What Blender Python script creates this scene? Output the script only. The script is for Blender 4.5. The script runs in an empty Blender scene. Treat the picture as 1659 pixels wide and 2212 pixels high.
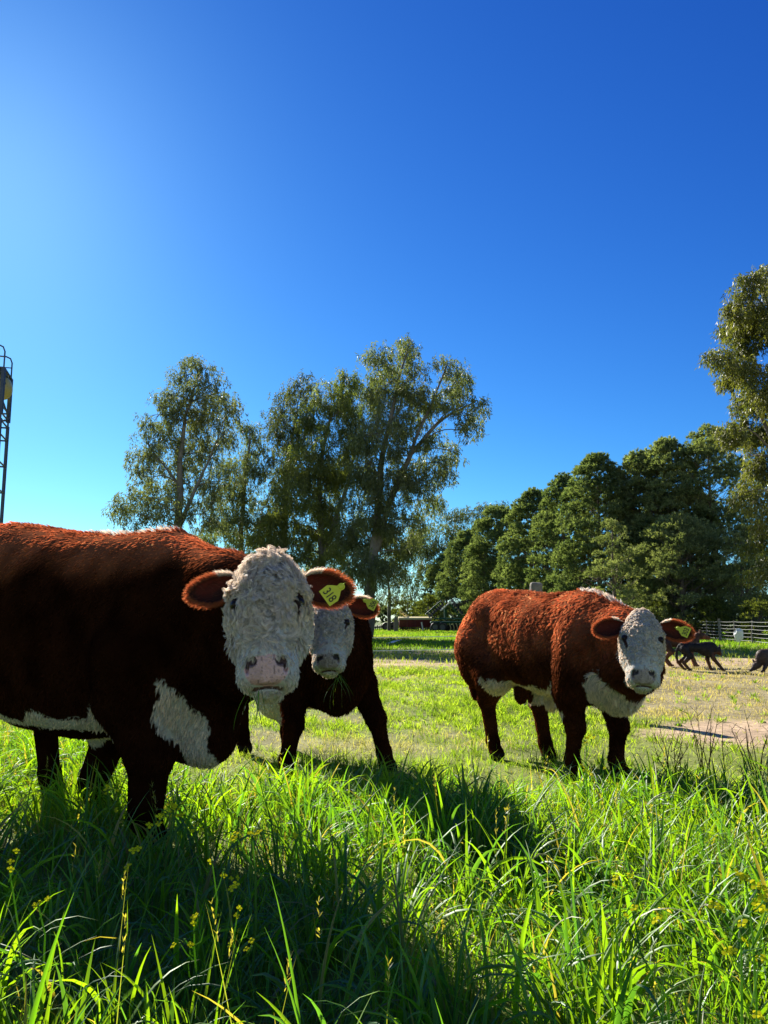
import bpy, math, random
import numpy as np
from mathutils import Vector, Matrix

# ------------------------------------------------------------------ camera, sky, sun
S = bpy.context.scene
col = S.collection
PITCH = math.radians(7.9); CAMZ = 0.90; FPX = 780.0
cam = bpy.data.objects.new('camera', bpy.data.cameras.new('camera'))
col.objects.link(cam)
cam.location = (0, 0, CAMZ)
cam.rotation_euler = (math.pi/2 + PITCH, 0, 0)
cam.data.sensor_fit = 'VERTICAL'; cam.data.sensor_height = 24.0
cam.data.lens = 24.0 * FPX / 1024.0
cam.data.clip_start = 0.05; cam.data.clip_end = 5000
S.camera = cam

SUN_EL, SUN_AZ = math.radians(30.0), math.radians(-29.0)      # azimuth from +Y, negative = left
w = bpy.data.worlds.new('World'); S.world = w; w.use_nodes = True
nt = w.node_tree; nt.nodes.clear()
sky = nt.nodes.new('ShaderNodeTexSky'); sky.sky_type = 'NISHITA'; sky.sun_disc = False
sky.sun_elevation = SUN_EL; sky.sun_rotation = SUN_AZ
sky.altitude = 100; sky.air_density = 1.0; sky.dust_density = 0.19; sky.ozone_density = 3.0
sep = nt.nodes.new('ShaderNodeSeparateColor'); com = nt.nodes.new('ShaderNodeCombineColor')
nt.links.new(sky.outputs[0], sep.inputs[0])
SKN = {}
for ch, (A_, p_) in enumerate(((.44, 1.8), (.75, 1.5), (1.02, 1.02))):      # deep saturated clear-day blue
    m1 = nt.nodes.new('ShaderNodeMath'); m1.operation = 'MULTIPLY'; m1.inputs[1].default_value = .143
    m2 = nt.nodes.new('ShaderNodeMath'); m2.operation = 'POWER'; m2.inputs[1].default_value = p_
    m3 = nt.nodes.new('ShaderNodeMath'); m3.operation = 'MULTIPLY'; m3.inputs[1].default_value = A_ / .143
    nt.links.new(sep.outputs[ch], m1.inputs[0]); nt.links.new(m1.outputs[0], m2.inputs[0]); nt.links.new(m2.outputs[0], m3.inputs[0]); nt.links.new(m3.outputs[0], com.inputs[ch])
    SKN[ch] = (m2, m3)
bgn = nt.nodes.new('ShaderNodeBackground'); bgn.inputs['Strength'].default_value = 0.056
wo = nt.nodes.new('ShaderNodeOutputWorld')
tcw = nt.nodes.new('ShaderNodeTexCoord'); sxyz = nt.nodes.new('ShaderNodeSeparateXYZ'); nt.links.new(tcw.outputs['Generated'], sxyz.inputs[0])
mrw = nt.nodes.new('ShaderNodeMapRange'); mrw.interpolation_type = 'SMOOTHSTEP'; mrw.inputs['From Min'].default_value = 0.0; mrw.inputs['From Max'].default_value = -0.55
nt.links.new(sxyz.outputs['Y'], mrw.inputs['Value'])
mxw = nt.nodes.new('ShaderNodeMix'); mxw.data_type = 'RGBA'; mxw.clamp_result = False
scw = nt.nodes.new('ShaderNodeVectorMath'); scw.operation = 'SCALE'; scw.inputs['Scale'].default_value = 0.9; nt.links.new(sky.outputs[0], scw.inputs[0])  # paler sky behind the camera, added as fill on shaded faces
nt.links.new(mrw.outputs[0], mxw.inputs[0]); nt.links.new(com.outputs[0], mxw.inputs[6]); nt.links.new(scw.outputs[0], mxw.inputs[7])
nt.links.new(mxw.outputs[2], bgn.inputs[0]); nt.links.new(bgn.outputs[0], wo.inputs[0])

sd = bpy.data.lights.new('sun', 'SUN'); sd.energy = 5.0; sd.angle = math.radians(0.53); sd.color = (1.0, 0.93, 0.82)
sun = bpy.data.objects.new('sun', sd); col.objects.link(sun)
SUNV = Vector((math.sin(SUN_AZ)*math.cos(SUN_EL), math.cos(SUN_AZ)*math.cos(SUN_EL), math.sin(SUN_EL)))
sun.rotation_euler = SUNV.to_track_quat('Z', 'Y').to_euler(); sun.location = (-20, 20, 30)
S.view_settings.view_transform = 'Standard'; S.view_settings.look = 'None'
S.view_settings.exposure = 1.35; S.view_settings.gamma = 1.0
S.render.engine = 'CYCLES'
S.cycles.max_bounces = 8; S.cycles.diffuse_bounces = 4; S.cycles.glossy_bounces = 2
S.cycles.transmission_bounces = 6; S.cycles.transparent_max_bounces = 6
S.cycles.caustics_reflective = False; S.cycles.caustics_refractive = False

rng = np.random.default_rng(7)
random.seed(7)

# ------------------------------------------------------------------ helpers
def at(px, py, d):
    """world point on the vertical plane Y = d seen at (px, py) of the 768 x 1024 picture"""
    a = (px - 384.0) / FPX; b = (512.0 - py) / FPX
    dy = math.cos(PITCH) - b * math.sin(PITCH); dz = math.sin(PITCH) + b * math.cos(PITCH)
    t = d / dy
    return Vector((a * t, d, CAMZ + dz * t))
KD = 768.0 / 1659.0
def atd(x, y, d): return at(x * KD, y * KD, d)

def tag(o, label=None, cat=None, group=None, kind=None):
    if label: o['label'] = label
    if cat: o['category'] = cat
    if group: o['group'] = group
    if kind: o['kind'] = kind
    return o
def empty(name, loc=(0, 0, 0), rz=0.0):
    o = bpy.data.objects.new(name, None); col.objects.link(o)
    o.location = loc; o.rotation_euler = (0, 0, rz); o.empty_display_size = 0.2
    return o
def link(name, me, mat=None, parent=None):
    o = bpy.data.objects.new(name, me); col.objects.link(o)
    if mat is not None:
        for m in (mat if isinstance(mat, (list, tuple)) else [mat]): me.materials.append(m)
    if parent is not None: o.parent = parent
    return o
def copy_tree(o, parent=None):
    c = o.copy(); col.objects.link(c); c.parent = parent
    for ch in list(o.children): copy_tree(ch, c)
    return c
def np_mesh(name, V, F, colr=None, smooth=False, attrs=None, mi=None):
    V = np.ascontiguousarray(V, np.float32); F = np.ascontiguousarray(F, np.int32)
    me = bpy.data.meshes.new(name)
    me.vertices.add(len(V)); me.vertices.foreach_set('co', V.ravel())
    k = F.shape[1]
    me.loops.add(F.size); me.loops.foreach_set('vertex_index', F.ravel())
    me.polygons.add(len(F)); me.polygons.foreach_set('loop_start', np.arange(0, F.size, k, dtype=np.int32))
    try: me.polygons.foreach_set('loop_total', np.full(len(F), k, np.int32))
    except Exception: pass
    if smooth: me.polygons.foreach_set('use_smooth', np.ones(len(F), bool))
    if mi is not None: me.polygons.foreach_set('material_index', np.ascontiguousarray(mi, np.int32))
    if colr is not None:
        a = me.attributes.new('col', 'FLOAT_COLOR', 'POINT')
        c4 = np.ones((len(V), 4), np.float32); c4[:, :3] = colr
        a.data.foreach_set('color', c4.ravel())
    for nme, arr in (attrs or {}).items():
        a = me.attributes.new(nme, 'FLOAT', 'POINT'); a.data.foreach_set('value', np.ascontiguousarray(arr, np.float32))
    me.update(calc_edges=True)
    return me

def _hash(ix, iy, iz, seed):
    h = (ix.astype(np.int64) * 374761393 + iy.astype(np.int64) * 668265263 + iz.astype(np.int64) * 2147483647 + seed * 974634777) & 0xffffffff
    h = ((h ^ (h >> 13)) * 1274126177) & 0xffffffff
    h = (h ^ (h >> 16)) & 0xffff
    return h.astype(np.float32) / 65535.0
def vn(P, f=1.0, seed=0):
    """value noise, 0..1"""
    P = np.asarray(P, np.float64) * f
    if P.shape[-1] == 2: P = np.concatenate([P, np.zeros(P.shape[:-1] + (1,))], -1)
    i = np.floor(P); t = (P - i); t = (t * t * (3 - 2 * t)).astype(np.float32); i = i.astype(np.int64)
    r = 0
    for dx in (0, 1):
        for dy in (0, 1):
            for dz in (0, 1):
                wgt = (t[..., 0] if dx else 1 - t[..., 0]) * (t[..., 1] if dy else 1 - t[..., 1]) * (t[..., 2] if dz else 1 - t[..., 2])
                r = r + wgt * _hash(i[..., 0] + dx, i[..., 1] + dy, i[..., 2] + dz, seed)
    return r
def fbm(P, f=1.0, seed=0, o=3):
    r = 0; a = 0.5; s = 0
    P = np.array(P, np.float64, copy=True)
    for k in range(o):
        r = r + a * vn(P, f * 2**k, seed + k); s += a; a *= .5
        x_, y_ = P[..., 0] * .8 - P[..., 1] * .6, P[..., 0] * .6 + P[..., 1] * .8
        P[..., 0] = x_ + 13.7; P[..., 1] = y_ + 7.3
        if P.shape[-1] == 3: x_, z_ = P[..., 1] * .8 - P[..., 2] * .6, P[..., 1] * .6 + P[..., 2] * .8; P[..., 1] = x_; P[..., 2] = z_
    return r / s
def sst(a, b, x): t = np.clip((x - a) / (b - a), 0, 1); return t * t * (3 - 2 * t)
def nrm(v): return v / np.maximum(np.linalg.norm(v, axis=-1, keepdims=True), 1e-9)
def lerp(a, b, t): return a + (b - a) * t

# ------------------------------------------------------------------ materials
def mat_new(name):
    m = bpy.data.materials.new(name); m.use_nodes = True; n = m.node_tree; n.nodes.clear()
    out = n.nodes.new('ShaderNodeOutputMaterial'); return m, n, out
def pmat(name, c, rough=0.6, metal=0.0, noise=0.15, scale=8.0, bump=0.0, spec=0.5, attr=False):
    m, n, out = mat_new(name)
    p = n.nodes.new('ShaderNodeBsdfPrincipled'); p.inputs['Roughness'].default_value = rough; p.inputs['Metallic'].default_value = metal
    p.inputs['Specular IOR Level'].default_value = spec
    tc = n.nodes.new('ShaderNodeTexCoord'); nz = n.nodes.new('ShaderNodeTexNoise'); nz.inputs['Scale'].default_value = scale; nz.inputs['Detail'].default_value = 5
    n.links.new(tc.outputs['Object'], nz.inputs['Vector'])
    mx = n.nodes.new('ShaderNodeMix'); mx.data_type = 'RGBA'; mx.blend_type = 'MULTIPLY'; mx.inputs[0].default_value = 1.0
    cr = n.nodes.new('ShaderNodeMapRange'); cr.inputs['From Min'].default_value = .3; cr.inputs['From Max'].default_value = .7
    cr.inputs['To Min'].default_value = 1 - noise; cr.inputs['To Max'].default_value = 1 + noise
    n.links.new(nz.outputs['Fac'], cr.inputs['Value'])
    if attr:
        a = n.nodes.new('ShaderNodeAttribute'); a.attribute_name = 'col'; n.links.new(a.outputs['Color'], mx.inputs[6])
    else: mx.inputs[6].default_value = (*c, 1)
    n.links.new(cr.outputs[0], mx.inputs[7]); n.links.new(mx.outputs[2], p.inputs['Base Color'])
    if bump:
        b = n.nodes.new('ShaderNodeBump'); b.inputs['Strength'].default_value = bump; b.inputs['Distance'].default_value = 0.01
        n.links.new(nz.outputs['Fac'], b.inputs['Height']); n.links.new(b.outputs[0], p.inputs['Normal'])
    n.links.new(p.outputs[0], out.inputs[0])
    return m
def leafmat(name, trans=0.5, gloss=0.08, rough=0.4, tcol=(1.3, 1.5, 0.5), gcol=(1, 1, 1), gtint=0):
    """two-sided thin leaf / hair: diffuse + translucent + a little gloss, colour from the mesh attribute"""
    m, n, out = mat_new(name)
    a = n.nodes.new('ShaderNodeAttribute'); a.attribute_name = 'col'
    d = n.nodes.new('ShaderNodeBsdfDiffuse'); t = n.nodes.new('ShaderNodeBsdfTranslucent'); g = n.nodes.new('ShaderNodeBsdfGlossy')
    g.inputs['Roughness'].default_value = rough; g.inputs['Color'].default_value = (*gcol, 1)
    mu = n.nodes.new('ShaderNodeMix'); mu.data_type = 'RGBA'; mu.blend_type = 'MULTIPLY'; mu.inputs[0].default_value = 1; mu.inputs[7].default_value = (*tcol, 1)
    mu.clamp_result = False
    n.links.new(a.outputs['Color'], d.inputs['Color']); n.links.new(a.outputs['Color'], mu.inputs[6]); n.links.new(mu.outputs[2], t.inputs['Color'])
    m1 = n.nodes.new('ShaderNodeMixShader'); m1.inputs[0].default_value = trans
    n.links.new(d.outputs[0], m1.inputs[1]); n.links.new(t.outputs[0], m1.inputs[2])
    m2 = n.nodes.new('ShaderNodeMixShader')
    if gtint:                                     # hair: the second highlight carries the hair's own colour
        gm_ = n.nodes.new('ShaderNodeMix'); gm_.data_type = 'RGBA'; gm_.blend_type = 'MULTIPLY'; gm_.inputs[0].default_value = 1; gm_.inputs[7].default_value = (gtint,) * 3 + (1,); gm_.clamp_result = True
        n.links.new(a.outputs['Color'], gm_.inputs[6]); n.links.new(gm_.outputs[2], g.inputs['Color'])
    if gloss > 0:
        fr = n.nodes.new('ShaderNodeLayerWeight'); fr.inputs['Blend'].default_value = 0.35
        mr = n.nodes.new('ShaderNodeMapRange'); mr.inputs['To Min'].default_value = gloss * .6; mr.inputs['To Max'].default_value = min(1, gloss * 5)
        n.links.new(fr.outputs['Fresnel'], mr.inputs['Value']); n.links.new(mr.outputs[0], m2.inputs[0])
    else: m2.inputs[0].default_value = 0
    n.links.new(m1.outputs[0], m2.inputs[1]); n.links.new(g.outputs[0], m2.inputs[2]); n.links.new(m2.outputs[0], out.inputs[0])
    return m
M = dict(
    grass=leafmat('grass_blade', .60, .018, .5, (2.6, 2.5, .38), (.55, .6, .55)),
    lawn=leafmat('short_grass', .52, .0, .5, (2.1, 2.1, .75)),
    gum=leafmat('gum_leaf', .42, .012, .45, (1.4, 1.5, .5)),
    pine=leafmat('pine_needle', .38, .0, .5, (1.3, 1.4, .5)),
    hair=leafmat('coat_hair', .42, .05, .6, (1.7, 1.35, 1.1), gtint=3.2),
    skin=pmat('skin', (0, 0, 0), .9, attr=True, noise=.12, scale=60, bump=.15, spec=0),
    nose=pmat('nose', (0, 0, 0), .34, attr=True, noise=.18, scale=130, bump=.5),
    eye=pmat('eye', (.010, .006, .004), .22, noise=0, spec=.25),
    bark=pmat('gum_bark', (0, 0, 0), .85, attr=True, noise=.35, scale=3.5, bump=.6),
    steel=pmat('grey_steel', (.10, .11, .13), .5, .3),
    dark=pmat('dark_steel', (.02, .022, .028), .55, .2),
    wire=pmat('fence_wire', (.38, .39, .38), .6, .1),
    rope=pmat('white_rope', (.75, .75, .72), .7),
    post=pmat('weathered_wood', (.17, .15, .13), .9, noise=.35, scale=14, bump=.6),
    yellow=pmat('tag_yellow', (.62, .62, .03), .45, noise=.06, scale=40),
    ink=pmat('black_ink', (.012, .012, .015), .6, noise=0),
    tank=pmat('yellow_tank', (.42, .36, .10), .45, noise=.1, scale=2),
    towerblue=pmat('tower_steel', (.045, .065, .11), .5, .2, noise=.15, scale=6),
    maroon=pmat('maroon_paint', (.13, .018, .03), .5, noise=.3, scale=3),
    cream=pmat('cream_paint', (.55, .47, .22), .5, noise=.12, scale=3),
    green=pmat('green_paint', (.01, .07, .035), .4, noise=.2, scale=3),
    white=pmat('white_sheet', (.72, .72, .7), .6, noise=.06, scale=10),
    hide=pmat('short_hide', (0, 0, 0), .7, attr=True, noise=.15, scale=40, bump=.3),
    petal=leafmat('petal', .40, .0, .5, (1.05, 1.1, .3)),
    clod=pmat('soil_clod', (.13, .09, .065), .95, noise=.4, scale=30, bump=.6),
)

# ------------------------------------------------------------------ signed distance bodies
def ell(P, c, r, R=None):
    q = P - np.asarray(c, np.float32)
    if R is not None: q = q @ np.asarray(R, np.float32)
    r = np.asarray(r, np.float32)
    k0 = np.linalg.norm(q / r, axis=-1); k1 = np.linalg.norm(q / (r * r), axis=-1)
    return k0 * (k0 - 1) / np.maximum(k1, 1e-6)
def cone(P, a, b, ra, rb, flat=None):
    a = np.asarray(a, np.float32); b = np.asarray(b, np.float32); ba = b - a; pa = P - a
    h = np.clip((pa @ ba) / max(float(ba @ ba), 1e-9), 0, 1)
    q = pa - h[..., None] * ba
    if flat is not None: q = q * np.asarray(flat, np.float32)
    return np.linalg.norm(q, axis=-1) - (ra + (rb - ra) * h)
def smin(a, b, k):
    h = np.clip(.5 + .5 * (b - a) / k, 0, 1); return b + (a - b) * h - k * h * (1 - h)
def smax(a, b, k): return -smin(-a, -b, k)
def surface_nets(f, lo, hi, h):
    lo = np.array(lo, np.float32); hi = np.array(hi, np.float32)
    n = np.ceil((hi - lo) / h).astype(int) + 1
    ax = [lo[i] + np.arange(n[i], dtype=np.float32) * h for i in range(3)]
    D = np.empty(n, np.float32)
    for i0 in range(0, n[0], 16):
        G = np.stack(np.meshgrid(ax[0][i0:i0+16], ax[1], ax[2], indexing='ij'), -1)
        D[i0:i0+16] = f(G)
    ins = D < 0
    cs = np.zeros(n - 1, np.int8)
    for a in (0, 1):
        for b in (0, 1):
            for c in (0, 1): cs += ins[a:n[0]-1+a, b:n[1]-1+b, c:n[2]-1+c]
    act = (cs > 0) & (cs < 8)
    I = np.argwhere(act); idx = -np.ones(n - 1, np.int64); idx[act] = np.arange(len(I))
    acc = np.zeros((len(I), 3), np.float64); cnt = np.zeros(len(I))
    corners = [(a, b, c) for a in (0, 1) for b in (0, 1) for c in (0, 1)]
    for p in corners:
        for axn in range(3):
            if p[axn] == 0:
                q = list(p); q[axn] = 1
                d0 = D[I[:, 0]+p[0], I[:, 1]+p[1], I[:, 2]+p[2]]; d1 = D[I[:, 0]+q[0], I[:, 1]+q[1], I[:, 2]+q[2]]
                cr = (d0 < 0) != (d1 < 0)
                t = np.where(cr, d0 / np.where(d0 - d1 == 0, 1, d0 - d1), 0)
                pos = np.tile(np.array(p, float), (len(I), 1)); pos[:, axn] += t
                acc += pos * cr[:, None]; cnt += cr
    V = (acc / cnt[:, None] + I) * h + lo
    F = []
    for axn in range(3):
        b, c = (axn + 1) % 3, (axn + 2) % 3
        sl0 = [slice(None)] * 3; sl1 = [slice(None)] * 3
        sl0[axn] = slice(0, -1); sl1[axn] = slice(1, None)
        A = ins[tuple(sl0)]; B = ins[tuple(sl1)]
        E = np.argwhere(A != B)
        E = E[(E[:, b] > 0) & (E[:, c] > 0) & (E[:, b] < n[b]-1) & (E[:, c] < n[c]-1)]
        def g(db, dc):
            q = E.copy(); q[:, b] += db; q[:, c] += dc; return idx[q[:, 0], q[:, 1], q[:, 2]]
        Q = np.stack([g(-1, -1), g(0, -1), g(0, 0), g(-1, 0)], 1)
        flip = ~A[E[:, 0], E[:, 1], E[:, 2]]
        Q[flip] = Q[flip][:, ::-1]
        F.append(Q)
    return V, np.concatenate(F)
def vnormals(V, F):
    fn = np.cross(V[F[:, 2]] - V[F[:, 0]], V[F[:, 3]] - V[F[:, 1]]) if F.shape[1] == 4 else np.cross(V[F[:, 1]] - V[F[:, 0]], V[F[:, 2]] - V[F[:, 0]])
    N = np.zeros_like(V)
    for k in range(F.shape[1]): np.add.at(N, F[:, k], fn)
    return nrm(N)
def scatter(V, F, N, dens, r):
    """random points on quads/tris; dens = roots per square metre at each vertex"""
    T = np.concatenate([F[:, [0, 1, 2]], F[:, [0, 2, 3]]]) if F.shape[1] == 4 else F
    a = .5 * np.linalg.norm(np.cross(V[T[:, 1]] - V[T[:, 0]], V[T[:, 2]] - V[T[:, 0]]), axis=1)
    m = a * dens[T].mean(1); n = r.poisson(m); ti = np.repeat(np.arange(len(T)), n)
    u = r.random(len(ti)); v = r.random(len(ti)); sw = u + v > 1; u[sw] = 1 - u[sw]; v[sw] = 1 - v[sw]
    T = T[ti]; W = np.stack([1 - u - v, u, v], 1)[..., None]
    return (V[T] * W).sum(1), nrm((N[T] * W).sum(1))
def strands(P, N, D, L, wd, K, lift, kappa, colr, r, droop=0.0, tipcol=1.15):
    """tapered ribbons: P roots, N normals, D lay direction (tangent), L length, kappa turn per step"""
    n = len(P); D = nrm(D - (D * N).sum(1, keepdims=True) * N); B = np.cross(N, D)
    pts = [P - N * .002]; th = np.zeros(n); p = P - N * .002; step = (L / K)[:, None]
    dirs = []
    for k in range(K):
        lf = lift * (1 - .55 * k / K)
        d = nrm(D * np.cos(th)[:, None] + B * np.sin(th)[:, None] + N * lf[:, None] + np.array([0, 0, -droop * k / K]))
        p = p + d * step; pts.append(p); dirs.append(d); th = th + kappa
    dirs.append(dirs[-1])
    rs = nrm(r.normal(size=(n, 3)) * .6 + N * .0)
    V = []; C = []
    for k in range(K + 1):
        s = nrm(np.cross(dirs[k], rs)); ww = (wd * (1 - (k / K) ** 1.6 * .85) * .5)[:, None]
        V += [pts[k] - s * ww, pts[k] + s * ww]
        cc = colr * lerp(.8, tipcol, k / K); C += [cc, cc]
    V = np.stack(V, 1).reshape(-1, 3); C = np.stack(C, 1).reshape(-1, 3)
    base = (np.arange(n) * 2 * (K + 1))[:, None, None]
    q = np.array([[2*k, 2*k+1, 2*k+3, 2*k+2] for k in range(K)])[None]
    return V, (base + q).reshape(-1, 4), C
def locks(P, N, D, L, wd, K, lift, kappa, colr, r, m, rho, droop=0.0, tipcol=1.15, conv=.75, root=.8):
    """hair in locks: m strands share one curled guide and converge towards its tip"""
    n = len(P); D = nrm(D - (D * N).sum(1, keepdims=True) * N); B = np.cross(N, D)
    p = P - N * .003; pts = [p]; th = np.zeros(n); step = (L / K)[:, None]; dirs = []
    for k in range(K):
        lf = lift * (1 - .6 * k / K)
        d = nrm(D * np.cos(th)[:, None] + B * np.sin(th)[:, None] + N * lf[:, None] + np.array([0, 0, -droop * k / K]))
        p = p + d * step; pts.append(p); dirs.append(d); th = th + kappa
    dirs.append(dirs[-1]); ii = np.repeat(np.arange(n), m); nn = len(ii)
    o1 = r.normal(0, 1, nn) * rho; o2 = r.normal(0, 1, nn) * rho; off = D[ii] * o1[:, None] + B[ii] * o2[:, None]
    rs = nrm(r.normal(size=(nn, 3))); ls = r.uniform(.65, 1.1, nn)[:, None]; cs = colr[ii] * r.uniform(.82, 1.15, nn)[:, None]; w2 = wd[ii] * r.uniform(.7, 1.3, nn)
    V = []; C = []
    for k in range(K + 1):
        t = k / K; q = pts[0][ii] + (pts[k] - pts[0])[ii] * ls + off * (1 - conv * t ** .8)
        s = nrm(np.cross(dirs[k][ii], rs)); ww = (w2 * (1 - t ** 1.6 * .85) * .5)[:, None]
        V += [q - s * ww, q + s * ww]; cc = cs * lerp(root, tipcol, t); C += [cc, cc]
    V = np.stack(V, 1).reshape(-1, 3); C = np.stack(C, 1).reshape(-1, 3)
    q = np.array([[2*k, 2*k+1, 2*k+3, 2*k+2] for k in range(K)])[None]
    return V, ((np.arange(nn) * 2 * (K + 1))[:, None, None] + q).reshape(-1, 4), C
def join(parts):
    V, F, C, o = [], [], [], 0
    for v, f, c in parts: V.append(v); F.append(f + o); C.append(c); o += len(v)
    return np.concatenate(V), np.concatenate(F), np.concatenate(C)

# ------------------------------------------------------------------ small mesh builders
def box_vf(c, s, R=None):
    v = np.array([[x, y, z] for x in (-.5, .5) for y in (-.5, .5) for z in (-.5, .5)]) * np.array(s)
    if R is not None: v = v @ np.array(R).T
    f = np.array([[0, 1, 3, 2], [4, 6, 7, 5], [0, 4, 5, 1], [2, 3, 7, 6], [0, 2, 6, 4], [1, 5, 7, 3]])
    return v + np.array(c), f
def tube_vf(pts, rad, n=8, cap=True):
    pts = np.array(pts, float); m = len(pts); rad = np.broadcast_to(np.array(rad, float), (m,))
    T = np.gradient(pts, axis=0); T = nrm(T); V = []
    ref = np.array([0, 0, 1.0]) if abs(T[0][2]) < .9 else np.array([1.0, 0, 0])
    u = nrm(np.cross(T[0], ref))
    for i in range(m):
        u = nrm(u - T[i] * (u @ T[i])); v = np.cross(T[i], u)
        a = np.arange(n) * 2 * math.pi / n
        V.append(pts[i] + rad[i] * (np.cos(a)[:, None] * u + np.sin(a)[:, None] * v))
    V = np.concatenate(V); F = []
    for i in range(m - 1):
        for k in range(n): F.append([i*n+k, i*n+(k+1) % n, (i+1)*n+(k+1) % n, (i+1)*n+k])
    if cap:
        for e in (0, m - 1):
            c = len(V); V = np.vstack([V, pts[e]])
            for k in range(0, n):
                a, b = e*n+k, e*n+(k+1) % n
                F.append([c, b, a, c] if e == 0 else [c, a, b, c])
    F = np.array(F)
    return V, F
class MB:
    """collects shapes for ONE mesh"""
    def __init__(s): s.v = []; s.f = []; s.c = []; s.o = 0
    def add(s, v, f, c=(1, 1, 1)):
        f = [[i + s.o for i in dict.fromkeys(map(int, q))] for q in f]
        s.v.append(np.asarray(v, float)); s.f += f; s.o += len(v); s.c.append(np.tile(np.array(c, float), (len(v), 1)) if np.ndim(c) == 1 else c); return s
    def box(s, c, sz, R=None, col=(1, 1, 1)): return s.add(*box_vf(c, sz, R), col)
    def tube(s, p, r, n=8, col=(1, 1, 1)): return s.add(*tube_vf(p, r, n), col)
    def build(s, name, mat, parent=None, smooth=False, bevel=0):
        me = bpy.data.meshes.new(name); me.from_pydata(np.concatenate(s.v).tolist(), [], s.f)
        a = me.attributes.new('col', 'FLOAT_COLOR', 'POINT'); c = np.concatenate(s.c)
        a.data.foreach_set('color', np.concatenate([c, np.ones((len(c), 1))], 1).astype(np.float32).ravel())
        if smooth: me.polygons.foreach_set('use_smooth', [True] * len(me.polygons))
        me.update(); o = link(name, me, mat, parent)
        if bevel:
            b = o.modifiers.new('bevel', 'BEVEL'); b.width = bevel; b.segments = 2; b.limit_method = 'ANGLE'
        return o
# ------------------------------------------------------------------ the ground
def gheight(x, y):
    P = np.stack([x, y], -1)
    return (fbm(P, .45, 3) - .5) * .10 * sst(.5, 6, y) + (fbm(P, 2.3, 9) - .5) * .03 + (fbm(P, .03, 5) - .5) * .9 * sst(70, 400, np.hypot(x, y))
def gmasks(x, y):
    P = np.stack([x, y], -1); n1 = fbm(P, .55, 21, 4) - .5; n2 = fbm(P, 2.2, 31, 3) - .5
    nn = n1 * 1.6 + n2 * .7
    # bare track on the right
    c = 6.35 - .10 * (x - 3) ; hw = .95 * sst(1.5, 3.2, x) + .12 * (x - 3)
    dirt = sst(.42, -.38, np.abs(y - c) - hw + nn * .8) * sst(1.5, 2.1, x + nn)
    dirt = np.maximum(dirt, .85 * sst(1.0, -.3, np.abs(y - 17.2 - .06 * x) - 1.2 + nn * 3.0))
    dirt = np.maximum(dirt, .7 * sst(1.0, -.3, np.abs(y - 22.5) - .8 + nn * 3) )
    dirt = np.maximum(dirt, .30 * sst(.12, .4, nn) * sst(7, 9, y) * sst(30, 18, y))
    dry = sst(1.8, 3.2, x + nn * 1.5 - .05*(y-8)) * sst(6.6, 7.6, y + nn) * sst(19.5, 16.5, y + nn * 2)
    dry = np.maximum(dry, .5 * sst(1.2, 3.5, x + nn) * sst(4.8, 6.2, y + nn) * sst(19, 16, y))
    dry = np.maximum(dry, .35 * sst(13, 15, y) * sst(24, 20, y))
    dry = np.maximum(dry, sst(.05, .35, nn) * .55 * sst(5, 6, y))
    return np.clip(dirt, 0, 1), np.clip(dry, 0, 1)
def axis(a, b, fine, growth, far):
    v = list(np.arange(a, b, fine)); s = fine
    while v[-1] < far: s *= growth; v.append(v[-1] + s)
    return v
xs = axis(0, 9, .11, 1.09, 1800); xs = np.array([-x for x in xs[:0:-1]] + xs)
ys = np.array([-1500, -600, -250, -100, -40, -15, -6, -2.5] + axis(-1, 26, .11, 1.07, 2500))
X, Y = np.meshgrid(xs, ys); Z = gheight(X, Y)
V = np.stack([X, Y, Z], -1).reshape(-1, 3); ny_, nx_ = X.shape
i = (np.arange(ny_ - 1)[:, None] * nx_ + np.arange(nx_ - 1)[None]).reshape(-1)
F = np.stack([i, i + 1, i + 1 + nx_, i + nx_], 1)
dirt, dry = gmasks(V[:, 0], V[:, 1])
gc = np.array([.17, .20, .045]) * np.ones((len(V), 1))
farw = sst(18, 45, V[:, 1])[:, None]
gc = lerp(gc, np.array([.085, .135, .022]), farw)
gc = lerp(gc, np.array([.30, .235, .135]), dry[:, None] * .8)
gc = lerp(gc, np.array([.43, .31, .195]), dirt[:, None])
gc = lerp(gc, np.array([.27, .28, .13]), sst(.2, -1.0, V[:, 1])[:, None])  # unseen pale ground behind the camera, added to bounce fill light
gm, n, out = mat_new('pasture_ground')
a_ = n.nodes.new('ShaderNodeAttribute'); a_.attribute_name = 'col'
tc = n.nodes.new('ShaderNodeTexCoord')
nz = n.nodes.new('ShaderNodeTexNoise'); nz.inputs['Scale'].default_value = 9; nz.inputs['Detail'].default_value = 8; nz.inputs['Roughness'].default_value = .7
nz2 = n.nodes.new('ShaderNodeTexNoise'); nz2.inputs['Scale'].default_value = 1.1; nz2.inputs['Detail'].default_value = 6
n.links.new(tc.outputs['Object'], nz.inputs['Vector']); n.links.new(tc.outputs['Object'], nz2.inputs['Vector'])
mr = n.nodes.new('ShaderNodeMapRange'); mr.inputs['From Min'].default_value = .3; mr.inputs['From Max'].default_value = .7; mr.inputs['To Min'].default_value = .6; mr.inputs['To Max'].default_value = 1.35
mr2 = n.nodes.new('ShaderNodeMapRange'); mr2.inputs['From Min'].default_value = .35; mr2.inputs['From Max'].default_value = .65; mr2.inputs['To Min'].default_value = .75; mr2.inputs['To Max'].default_value = 1.2
n.links.new(nz.outputs['Fac'], mr.inputs['Value']); n.links.new(nz2.outputs['Fac'], mr2.inputs['Value'])
mm = n.nodes.new('ShaderNodeMath'); mm.operation = 'MULTIPLY'; n.links.new(mr.outputs[0], mm.inputs[0]); n.links.new(mr2.outputs[0], mm.inputs[1])
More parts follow.
